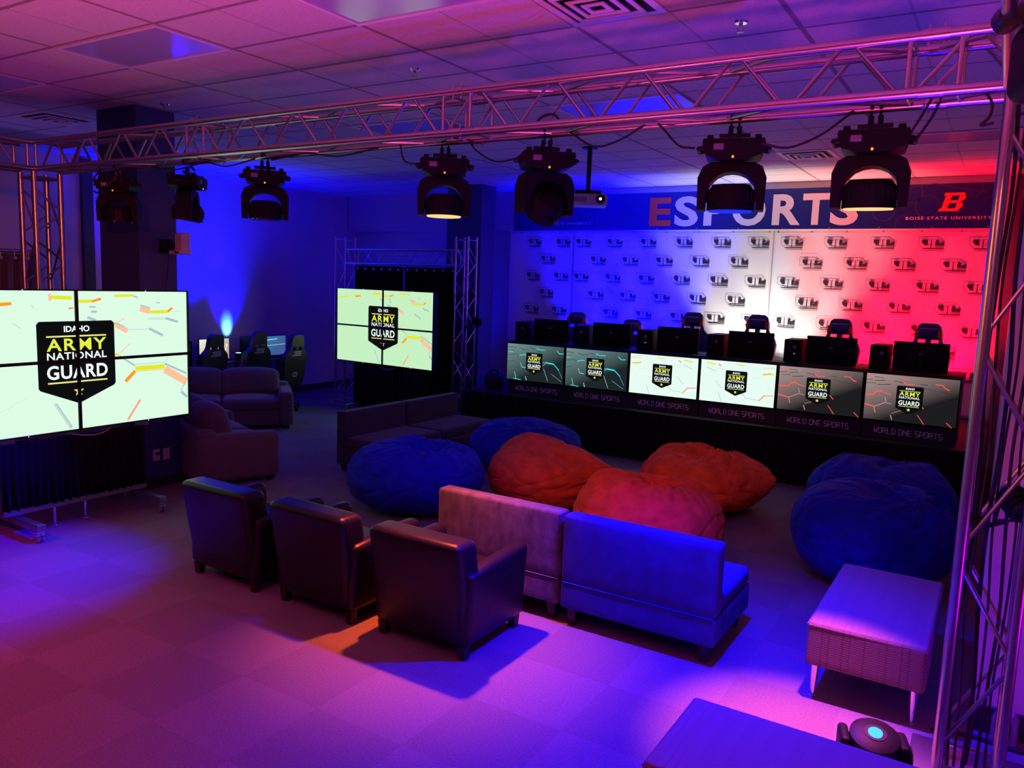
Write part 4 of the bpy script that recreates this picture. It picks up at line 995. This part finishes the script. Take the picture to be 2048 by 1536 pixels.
def drape(label, x0, x1, y, z0, z1, m, group, along='X', rings=8, folds=26, pipe=None):
    L_ = x1-x0
    t = thing('drape', label, 'drape', (x0, y, 0) if along == 'X' else (y, x0, 0), 0 if along == 'X' else PI/2, group)
    bm = bmesh.new(); n = folds*8; g = []; zs = [z1, z1-0.25, z0+0.9*(z1-z0)*0.5, z0]
    for i in range(n+1):
        x = L_*i/n; ph = i/n*folds*2*PI
        g.append([bm.verts.new((x, (0.025+0.012*k)*math.sin(ph+0.5*math.sin(i*0.11))+0.01*math.sin(i*0.05+k), z)) for k, z in enumerate(zs)])
    for i in range(n):
        for j in range(3): bm.faces.new((g[i][j], g[i+1][j], g[i+1][j+1], g[i][j+1]))
    o = obj('cloth', bm, m, t); o.modifiers.new('thickness', 'SOLIDIFY').thickness = 0.004
    for k in range(rings):
        bm = bmesh.new(); x = L_*(k+0.5)/rings; cyl(bm, (x, -0.03, z1-0.05), (x, -0.036, z1-0.05), 0.02, seg=12); cyl(bm, (x, -0.02, z1-0.03), (x, -0.02, z1+0.02), 0.004, seg=6)
        obj('hook_ring', bm, M_STEEL, t)
    if pipe:
        bm = bmesh.new(); cyl(bm, (-0.1, 0, z1+0.03), (L_+0.05, 0, z1+0.03), 0.025, seg=12)
        cyl(bm, (L_+0.02, 0, z1+0.06), (L_+0.02, 0, 0.01), 0.022, seg=12); cyl(bm, (-0.05, 0, z1+0.06), (-0.05, 0, 0.01), 0.022, seg=12)
        for xx in (L_+0.02, -0.05): box(bm, (xx, 0, 0.006), (0.4, 0.4, 0.012))
        obj('pipe', bm, M_ALU, t)
    return t
drape('black drape hanging from the slim crossbar behind the far video wall, left half', -9.68, -8.58, 10.30, 0.03, 2.44, M_DRAPE, 'black drapes of the far frame', rings=6, folds=14)
drape('black drape hanging from the slim crossbar behind the far video wall, right half', -8.56, -7.46, 10.30, 0.03, 2.44, M_DRAPE, 'black drapes of the far frame', rings=6, folds=14)
drape('dark drape on a silver pipe at the left edge behind the left truss tower', 3.2, 5.05, -9.9, 0.03, 2.38, M_DRAPEG, None, along='Y', rings=12, folds=14, pipe=True)

# ------------------------------------------------------------------ upholstered seating
def legs(t, pts, h, r0, r1, m, square=True):
    for x, y in pts:
        bm = bmesh.new()
        if square:
            vs = box(bm, (x, y, h/2), (r0*2, r0*2, h))
            for v in vs:
                if v.co.z < h/2: v.co.x = x+(v.co.x-x)*r1/r0; v.co.y = y+(v.co.y-y)*r1/r0
        else:
            cyl(bm, (x, y, h), (x, y, 0), r0, r1, 14); cyl(bm, (x, y, 0.006), (x, y, 0), r1*1.25, seg=14)
        obj('leg', bm, m, t)
def armchair(label, loc, rotz):
    """front at +Y (back toward the camera)"""
    t = thing('armchair', label, 'armchair', loc, rotz, 'dark leather armchairs in a row')
    bm = bmesh.new(); softbox(bm, (0, 0.33, 0.19), (0.50, 0.60, 0.22), 0.03, n=4); obj('seat_base', bm, M_LEATHER, t)
    bm = bmesh.new(); softbox(bm, (0, 0.38, 0.36), (0.505, 0.52, 0.15), 0.05, (0, 0, 0.02), 6); obj('seat_cushion', bm, M_LEATHER, t)
    bm = bmesh.new()
    vs = softbox(bm, (0, 0, 0.33), (0.70, 0.17, 0.66), 0.05, (0, 0.012, 0.0), 7)
    for v in bm.verts:
        zz = max(0, v.co.z); v.co.y += -0.10*(zz/0.66)**1.2 + (0.075 if v.co.y > 0 else 0)*min(1, zz/0.3)*0.6
        if zz < 0.30: v.co.x *= 0.90 + 0.10*(zz/0.30)
    bmesh.ops.translate(bm, verts=bm.verts, vec=(0, 0.10, 0.075)); obj('backrest', bm, M_LEATHER, t)
    for sx in (-1, 1):
        bm = bmesh.new(); softbox(bm, (0, 0.0, 0.235), (0.12, 0.66, 0.47), 0.045, (0.008, 0, 0.004), 6)
        for v in bm.verts:
            zz = v.co.z/0.47
            v.co.x += sx*0.025*zz*zz
            v.co.z += 0.02*((v.co.y+0.33)/0.66)*zz - 0.015*zz*max(0, -v.co.y/0.33)
        bmesh.ops.translate(bm, verts=bm.verts, vec=(sx*0.305, 0.345, 0.085)); obj('armrest', bm, M_LEATHER, t)
    legs(t, [(-0.31, 0.06), (0.31, 0.06), (-0.31, 0.62), (0.31, 0.62)], 0.09, 0.03, 0.024, M_WOOD)
    return t
armchair('dark leather armchair seen from behind, farthest left of the row of three', (-4.655, 3.58, 0), R(0))
armchair('dark leather armchair seen from behind, middle one of the row of three', (-3.75, 3.60, 0), R(-1))
armchair('dark leather armchair with amber light on its top edge, beside the grey settee', (-2.865, 3.62, 0), R(0))

def settee(name, label, loc, rotz, W, D, hb, hs, m, group, buttons=True, band=0.30, leg=0.12, backt=0.13):
    """armless bench sofa, front at +Y"""
    t = thing(name, label, 'settee', loc, rotz, group)
    bm = bmesh.new(); softbox(bm, (0, D/2, leg+(band-leg)/2), (W, D, band-leg), 0.018, n=4); obj('seat_base', bm, m, t)
    bm = bmesh.new(); softbox(bm, (0, D/2+backt/2-0.01, (band+hs)/2), (W-0.005, D-backt-0.0, hs-band), 0.04, (0, 0, 0.015), 8); obj('seat_cushion', bm, m, t)
    bm = bmesh.new(); softbox(bm, (0, backt/2, (band+hb)/2), (W, backt, hb-band), 0.022, (0, 0.008, 0.0), 8); br_ = obj('backrest', bm, m, t)
    bm = bmesh.new(); tube(bm, [(-W/2+0.01, 0.001, band), (W/2-0.01, 0.001, band)], 0.005, 6); obj('piping', bm, m, t)
    legs(t, [(-W/2+0.07, 0.07), (W/2-0.07, 0.07), (-W/2+0.07, D-0.08), (W/2-0.07, D-0.08)], leg+0.005, 0.035, 0.022, M_WOOD)
    return t
settee('bench_settee', 'grey velvet armless settee beside the armchairs', (-2.86, 4.47, 0), 0, 1.015, 0.76, 0.755, 0.42, M_VELVET, 'velvet settees')
settee('bench_settee', 'bright blue armless velvet settee, right one of the pair behind the armchairs', (-1.805, 4.45, 0), 0, 1.04, 0.76, 0.755, 0.42, M_VELVETB, 'velvet settees')
settee('bench_settee', 'dark armless settee beside the far blue bean bag, its end nearest the camera', (-6.46, 7.14, 0), R(-90), 1.10, 0.72, 0.70, 0.40, M_LOUNGE, 'dark settees facing right', leg=0.08, band=0.28)
settee('bench_settee', 'dark armless settee nearest the slim truss post and the stage', (-6.46, 8.27, 0), R(-90), 1.12, 0.72, 0.70, 0.40, M_LOUNGE, 'dark settees facing right', leg=0.08, band=0.28)

def sofa(label, loc, rotz, W, n_cush, D=0.95):
    """front at -Y"""
    t = thing('sofa', label, 'sofa', loc, rotz, 'grey fabric sofas by the column')
    aw = 0.20; iw = W-2*aw
    bm = bmesh.new(); softbox(bm, (0, 0.02, 0.165), (iw+0.02, D-0.06, 0.23), 0.02, n=4); obj('seat_base', bm, M_SOFA, t)
    bm = bmesh.new(); softbox(bm, (0, D/2-0.11, 0.33), (W-0.06, 0.22, 0.54), 0.06, n=6); obj('back_frame', bm, M_SOFA, t)
    cw = iw/n_cush
    for k in range(n_cush):
        cx = -iw/2+cw*(k+0.5)
        bm = bmesh.new(); softbox(bm, (cx, -0.09, 0.36), (cw-0.01, D-0.22, 0.16), 0.06, (0, 0.01, 0.03), 8); obj('seat_cushion', bm, M_SOFA, t)
        bm = bmesh.new(); vs = softbox(bm, (0, 0, 0), (cw+0.05, 0.27, 0.42), 0.085, (0.0, 0.05, 0.02), 8, rot=RX(-0.25))
        for v in bm.verts: v.co.z += -0.03*abs(v.co.x/(cw/2))**3 if v.co.z > 0 else 0
        bmesh.ops.translate(bm, verts=bm.verts, vec=(cx, D/2-0.27, 0.61)); obj('back_cushion', bm, M_SOFA, t)
    for sx in (-1, 1):
        bm = bmesh.new(); softbox(bm, (sx*(W/2-aw/2), 0, 0.295), (aw, D, 0.49), 0.055, (0.012, 0, 0.012), 7); obj('armrest', bm, M_SOFA, t)
    legs(t, [(sx*(W/2-0.09), sy*(D/2-0.08)) for sx in (-1, 1) for sy in (-1, 1)], 0.06, 0.035, 0.03, M_WOOD)
    return t
sofa('grey fabric sofa facing the room, in front of the gaming chairs', (-9.71, 7.54, 0), R(50.3), 2.0, 2)
sofa('grey fabric sofa seen from its side, just right of the navy column', (-7.56, 5.775, 0), R(159.5), 1.7, 2, 0.88)

def ottoman(label, cx, cy, W, D, rotz=0):
    t = thing('ottoman', label, 'ottoman', (cx, cy, 0), rotz, 'patterned ottomans with metal legs')
    bm = bmesh.new(); softbox(bm, (0, 0, 0.325), (W, D, 0.25), 0.022, (0, 0, 0.008), 8); obj('cushion', bm, M_OTT, t)
    bm = bmesh.new(); tube(bm, [(-W/2+0.01, -D/2+0.003, 0.43), (W/2-0.01, -D/2+0.003, 0.43), (W/2-0.003, D/2-0.01, 0.43), (-W/2+0.003, D/2-0.003, 0.43), (-W/2+0.003, -D/2+0.01, 0.43)], 0.006, 6); obj('piping', bm, M_OTT, t)
    legs(t, [(sx*(W/2-0.05), sy*(D/2-0.06)) for sx in (-1, 1) for sy in (-1, 1)], 0.205, 0.024, 0.012, M_CHROME, square=False)
    return t
ottoman('patterned ottoman on silver legs beside the large blue bean bag at the right', -0.465, 5.00, 0.60, 1.16)
ottoman('patterned ottoman cut off by the bottom edge of the picture', -0.425, 2.975, 1.18, 0.60)

def beanbag(label, cx, cy, r, h, m, seed, gather, dent=(0, 0, 0.0, 0.5), elong=0.0, ang=0.0, peaks=(), pleat=0.03, crease=0.024, sq=0.6, group=None, spread=0.7):
    """sagging sack; gather = direction of the drawn-in seam its pleats run to"""
    t = bmesh.new(); NU, NV = 168, 88
    g = Vector(gather).normalized()
    ga = g.cross(Vector((0.3, 0.2, 0.93))).normalized(); gb = g.cross(ga)
    rings = []
    for j in range(NV+1):
        a = -PI/2 + PI*j/NV; row = []
        for i in range(NU):
            th = 2*PI*i/NU
            ca, sa = math.cos(a), math.sin(a)
            n = Vector((math.cos(th)*ca, math.sin(th)*ca, sa))
            c_ = max(ca, 0.0)**sq
            z = h*(0.5+0.5*sa)
            rr = r*c_*(1 + 0.07*noise.noise(Vector((math.cos(th)*1.2, math.sin(th)*1.2, seed*3.7))))
            x, y = rr*math.cos(th), rr*math.sin(th)
            lx = x*math.cos(ang)+y*math.sin(ang); ly = -x*math.sin(ang)+y*math.cos(ang)
            lx *= 1+elong
            x, y = lx*math.cos(ang)-ly*math.sin(ang), lx*math.sin(ang)+ly*math.cos(ang)
            top = max(0.0, sa)
            d2 = ((x-dent[0])**2+(y-dent[1])**2)/(dent[3]*r)**2
            z -= dent[2]*math.exp(-d2*2.0)*top
            p = Vector((x, y, z))
            for (px, py, pz, amp, wd) in peaks:
                dd = (p-Vector((px, py, pz))).length
                p += Vector((px, py, pz-0.2)).normalized()*amp*math.exp(-(dd/wd)**2)
            # pleats round the gathered seam
            al = math.acos(max(-1, min(1, n.dot(g)))); ps = math.atan2(n.dot(gb), n.dot(ga))
            k1 = noise.noise(Vector((math.cos(ps)*3.4, math.sin(ps)*3.4, seed+al*0.5)))
            k2 = noise.noise(Vector((math.cos(ps)*6.5, math.sin(ps)*6.5, seed*2+al*0.9)))
            near = math.exp(-(al/spread)**2)
            dsp = pleat*near*(k1*1.6+k2*0.9)
            dsp -= crease*((1-abs(k1))**9)*(0.35+0.65*near)
            q3 = noise.noise(Vector((x*3.1+seed, y*3.1, z*7.0)))
            q4 = noise.noise(Vector((x*2.0+y*4.0, y*2.0-x*2.2+seed, z*5.0)))
            band = 1-abs(2*min(1, max(0, z/h))-1)
            dsp -= crease*0.9*((1-abs(q3))**10)*(0.3+0.7*band) + crease*0.7*((1-abs(q4))**12)
            dsp += 0.012*noise.noise(Vector((x*4+seed, y*4, z*4)))
            dsp += 0.008*math.sin(ps*14+6*k1)*math.exp(-(al/(spread*0.55))**2)
            p += n*dsp
            p.z = max(0.004, p.z)
            row.append(t.verts.new(p))
        rings.append(row)
    for j in range(NV):
        for i in range(NU): t.faces.new((rings[j][i], rings[j][(i+1) % NU], rings[j+1][(i+1) % NU], rings[j+1][i]))
    bmesh.ops.remove_doubles(t, verts=t.verts, dist=1e-4)
    o = obj('bean_bag', t, m, None, smooth=False)
    for p in o.data.polygons: p.use_smooth = True
    o.location = (cx, cy, 0)
    return tag(o, label, 'bean bag', group)
GB, GO = 'blue bean bags', 'orange bean bags'
beanbag('blue bean bag with a hollow top, behind the armchairs', -4.80, 6.00, 0.675, 0.66, M_BAGB, 1, (0.15, 0.05, 1), (0.10, 0.05, 0.20, 0.36), group=GB, crease=0.022, spread=0.6)
beanbag('blue bean bag against the dark settees, partly hidden by an orange one', -4.79, 8.09, 0.69, 0.60, M_BAGB, 2, (0.2, -0.3, 1), (0.05, -0.1, 0.09, 0.5), group=GB, crease=0.020)
beanbag('orange bean bag leaning right, left one of the three orange ones', -3.80, 6.86, 0.56, 0.62, M_BAGO, 3, (0.95, 0.25, 0.22), (0.32, -0.15, 0.12, 0.5), elong=0.10, ang=0.3, peaks=[(0.60, 0.16, 0.36, 0.12, 0.17), (0.62, -0.02, 0.44, 0.06, 0.12), (-0.25, 0.10, 0.62, 0.10, 0.34)], pleat=0.034, crease=0.024, spread=0.9, group=GO)
beanbag('orange bean bag lit pink, nearest one behind the settees', -2.30, 5.90, 0.60, 0.73, M_BAGO, 4, (0.05, 0.12, 1), (0.02, 0.14, 0.17, 0.40), pleat=0.030, crease=0.024, peaks=[(-0.30, -0.12, 0.66, 0.06, 0.20)], spread=0.75, group=GO)
beanbag('orange bean bag farthest back, nearest the stage', -2.51, 7.88, 0.635, 0.58, M_BAGO, 5, (0.1, 0.15, 1), (0.0, 0.0, 0.15, 0.32), pleat=0.030, crease=0.024, peaks=[(0.20, -0.12, 0.57, 0.10, 0.16), (0.62, 0.02, 0.36, 0.11, 0.15), (0.55, 0.12, 0.46, 0.05, 0.15), (-0.32, 0.12, 0.56, 0.06, 0.25)], group=GO)
beanbag('large blue bean bag at the right, beside the patterned ottoman', -0.75, 6.70, 0.62, 0.75, M_BAGB, 6, (0.35, -0.1, 1), (0.12, 0.0, 0.12, 0.45), pleat=0.026, crease=0.020, sq=0.48, group=GB)
beanbag('blue bean bag behind the large blue one at the right, against the stage', -0.86, 8.26, 0.67, 0.64, M_BAGB, 7, (0.0, 0.3, 1), (0.05, 0.1, 0.10, 0.3), pleat=0.028, crease=0.020, peaks=[(-0.28, 0, 0.62, 0.06, 0.22), (0.32, 0, 0.62, 0.06, 0.2)], group=GB)

# ------------------------------------------------------------------ gaming row along the left wall
t = thing('computer_desk', 'long dark desk along the left wall behind the sofa', 'desk', (-11.20, 8.85, 0), 0)
bm = bmesh.new(); box(bm, (0, 0, 0.735), (0.50, 2.6, 0.03), bev=0.005); obj('desktop', bm, mat('dark_laminate', (0.03, 0.03, 0.04), 0.35), t)
legs(t, [(sx*0.20, sy) for sx in (-1, 1) for sy in (-1.25, 0, 1.25)], 0.72, 0.025, 0.025, M_BLACKM)
SCRW = emis_gradient('monitor_bright_picture', (0.9, 0.95, 0.85), (0.45, 0.40, 0.28), -.3, .3, -.2, .2)
SCRB = emis_gradient('monitor_blue_picture', (0.02, 0.22, 0.42), (0.05, 0.10, 0.30), -.3, .3, -.2, .2)
def wall_monitor(label, y, scr, marks):
    t = thing('monitor', label, 'monitor', (-11.12, y, 0.75), PI/2, 'lit monitors on the wall desk')
    bm = bmesh.new(); box(bm, (0, 0.015, 0.22), (0.60, 0.03, 0.36), bev=0.005); obj('housing', bm, M_BLACK, t)
    bm = bmesh.new(); box(bm, (0, 0.03, 0.006), (0.26, 0.20, 0.012), bev=0.003); box(bm, (0, 0.04, 0.10), (0.05, 0.02, 0.2)); obj('stand', bm, M_BLACK, t)
    bm = bmesh.new(); poly(bm, [(-0.29, -0.17), (0.29, -0.17), (0.29, 0.17), (-0.29, 0.17)], -0.001); s_ = obj('screen', bm, scr, t, smooth=False); s_.location = (0, 0, 0.22)
    bm = bmesh.new()
    for (a, b, c_, d, wd, mi) in marks: stroke(bm, (a, b), (c_, d), wd, -0.0022, mi)
    p = obj('picture', bm, PAL, s_, smooth=False)
wall_monitor('lit monitor with a bright picture on the wall desk, behind the leftmost gaming chair', 8.50, SCRW, [(-.29, .02, .29, .05, .012, PEA), (.05, -.16, .10, .0, .02, GRL), (.2, -.1, .25, .08, .02, WHT), (-.2, -.15, -.1, .12, .03, GRL), (.12, -.05, .28, -.02, .015, SAL)])
wall_monitor('lit monitor with a blue picture on the wall desk, between two gaming chairs', 9.74, SCRB, [(-.29, .0, .29, .02, .01, GRY), (-.2, .1, .1, .12, .02, TEP)])
for y, lab in ((9.30, 'dark computer tower on the wall desk between the two lit monitors'), (7.85, 'dark computer tower on the wall desk left of the lit monitors')):
    t = thing('computer_tower', lab, 'computer', (-11.15, y, 0.75), 0, 'computer towers on the wall desk')
    bm = bmesh.new(); box(bm, (0, 0, 0.20), (0.42, 0.19, 0.38), bev=0.006); box(bm, (0, 0, 0.005), (0.36, 0.15, 0.01)); obj('case', bm, M_BLACK, t)
    bm = bmesh.new(); box(bm, (0.212, 0, 0.28), (0.004, 0.12, 0.12)); obj('front_grille', bm, M_GREY, t)
gc = 'black gaming chairs along the left wall'
gaming_chair('gaming_chair', 'black gaming chair seen from behind, leftmost, in front of the bright monitor', (-10.82, 8.02, 0), R(270+6), M_CBLACK, None, gc, True)
gaming_chair('gaming_chair', 'black gaming chair seen from behind, middle one of three, in front of the blue monitor', (-10.85, 8.92, 0), R(270+3), M_CBLACK, None, gc, True)
gaming_chair('gaming_chair', 'black gaming chair seen from behind, rightmost, beside the bare wall', (-10.13, 9.06, 0), R(270+6), M_CBLACK, None, gc, True)
t = thing('uplight', 'small wall-washing lamp on the wall desk throwing a cyan beam up the wall', 'lamp', (-11.2, 9.05, 0.75), 0)
bm = bmesh.new(); cyl(bm, (0, 0, 0.0), (0, 0, 0.12), 0.05, 0.06, 16, cap=True); obj('housing', bm, M_BLACK, t)
bm = bmesh.new(); cyl(bm, (0, 0, 0.121), (0, 0, 0.125), 0.045, seg=16); obj('lens', bm, E_CYAN, t)

# ------------------------------------------------------------------ fittings
def outlet(name, label, y, z, kind):
    t = thing(name, label, 'outlet' if kind == 0 else 'switch', (-7.327, y, z), PI/2, 'pale wall plates on the navy column')
    bm = bmesh.new(); box(bm, (0, -0.004, 0), (0.078, 0.008, 0.12), bev=0.003); obj('plate', bm, M_PALE, t)
    bm = bmesh.new()
    if kind == 0:
        for z_ in (-0.025, 0.025): cyl(bm, (0, -0.008, z_), (0, -0.011, z_), 0.017, seg=14)
    else:
        box(bm, (0.01, -0.02, 0.015), (0.045, 0.03, 0.02), bev=0.003)
    obj('socket' if kind == 0 else 'plug', bm, M_PALE if kind == 0 else M_BLACK, t)
outlet('wall_outlet', 'pale wall plate with a dark plug, left one low on the navy column', 4.87, 0.345, 1)
outlet('wall_outlet', 'pale wall plate low on the navy column, right one of the two', 4.985, 0.34, 0)
t = thing('wall_speaker', 'small pale box on a black bracket high on the right face of the navy column', 'speaker', (-7.33, 5.08, 2.42), 0)
bm = bmesh.new(); box(bm, (0.025, -0.06, 0.07), (0.05, 0.12, 0.14), bev=0.006); tube(bm, [(0.04, -0.03, 0.08), (0.10, 0.0, 0.08), (0.14, 0.02, 0.08)], 0.02, 8); obj('bracket', bm, M_BLACK, t)
bm = bmesh.new(); softbox(bm, (0.17, 0.03, 0.11), (0.12, 0.11, 0.20), 0.02, n=3); softbox(bm, (0.16, 0.01, 0.01), (0.18, 0.15, 0.035), 0.012, n=3); obj('housing', bm, M_PALE, t)
bm = bmesh.new(); box(bm, (0.20, -0.066, 0.012), (0.07, 0.006, 0.014)); obj('slot', bm, M_BLACK, t)
cable('thin black cable running down the navy column from the small box', [(-7.30, 5.05, 2.42), (-7.31, 5.03, 2.2), (-7.315, 5.0, 1.9), (-7.32, 4.97, 1.6), (-7.32, 4.96, 1.2)], 0.005, None)

# moving head standing on the floor behind the front ottoman
t = thing('moving_head_light', 'black moving light on the floor with a glowing blue lens by the bottom ottoman', 'stage light', (-0.31, 3.67, 0), R(16))
bm = bmesh.new(); prism(bm, [(-0.15, 0.0), (0.15, 0.0), (0.15, 0.06), (0.11, 0.09), (-0.11, 0.09), (-0.15, 0.06)], -0.12, 0.12); obj('base', bm, M_BLACK, t)
bm = bmesh.new(); softbox(bm, (0.115, 0.02, 0.19), (0.055, 0.15, 0.22), 0.02, n=3); cyl(bm, (0.14, 0.02, 0.22), (0.155, 0.02, 0.22), 0.05, seg=18); softbox(bm, (-0.125, 0.02, 0.19), (0.045, 0.15, 0.22), 0.02, n=3); box(bm, (0, 0.02, 0.105), (0.26, 0.13, 0.03), bev=0.008); obj('yoke', bm, M_BLACK, t)
bm = bmesh.new(); rx = RX(R(14)); c0 = Vector((-0.005, 0.0, 0.245))
cyl(bm, c0+rx @ Vector((0, 0, -0.10)), c0+rx @ Vector((0, 0, 0.055)), 0.085, 0.095, 26); cyl(bm, c0+rx @ Vector((0, 0, 0.04)), c0+rx @ Vector((0, 0, 0.075)), 0.104, 0.104, 28); cyl(bm, c0+rx @ Vector((0, 0, 0.075)), c0+rx @ Vector((0, 0, 0.088)), 0.104, 0.075, 28)
hd = obj('head', bm, M_BLACK, t)
bm = bmesh.new(); cyl(bm, c0+rx @ Vector((0, 0, 0.087)), c0+rx @ Vector((0, 0, 0.091)), 0.048, seg=22); obj('lens_rim', bm, M_CHROME, hd)
bm = bmesh.new(); cyl(bm, c0+rx @ Vector((0, 0, 0.0905)), c0+rx @ Vector((0, 0, 0.094)), 0.030, seg=20); obj('lens', bm, emis('sky_lens_glow', (0.06, 0.40, 1.0), 2.0), hd)
cable('black cable on the floor from the moving light to the right tower', [(-0.16, 3.80, 0.02), (-0.06, 3.84, 0.012), (0.0, 3.95, 0.03), (0.05, 4.05, 0.035)], 0.008, None)
cable('black cable lying on the floor just behind the right tower', [(-0.12, 4.46, 0.012), (0.05, 4.52, 0.012), (0.25, 4.50, 0.012), (0.45, 4.53, 0.012)], 0.012, None)
t = thing('junction_box', 'small grey outlet box on the floor by the right wall, behind the tower', 'outlet box', (0.20, 4.575, 0), R(-10))
bm = bmesh.new(); prism(bm, [(-0.055, 0), (0.055, 0), (0.055, 0.13), (0.035, 0.16), (-0.035, 0.16), (-0.055, 0.13)], -0.035, 0.035); obj('case', bm, M_GREY, t)
bm = bmesh.new(); box(bm, (0.0, -0.037, 0.085), (0.06, 0.006, 0.08)); obj('socket', bm, M_BLACK, t)
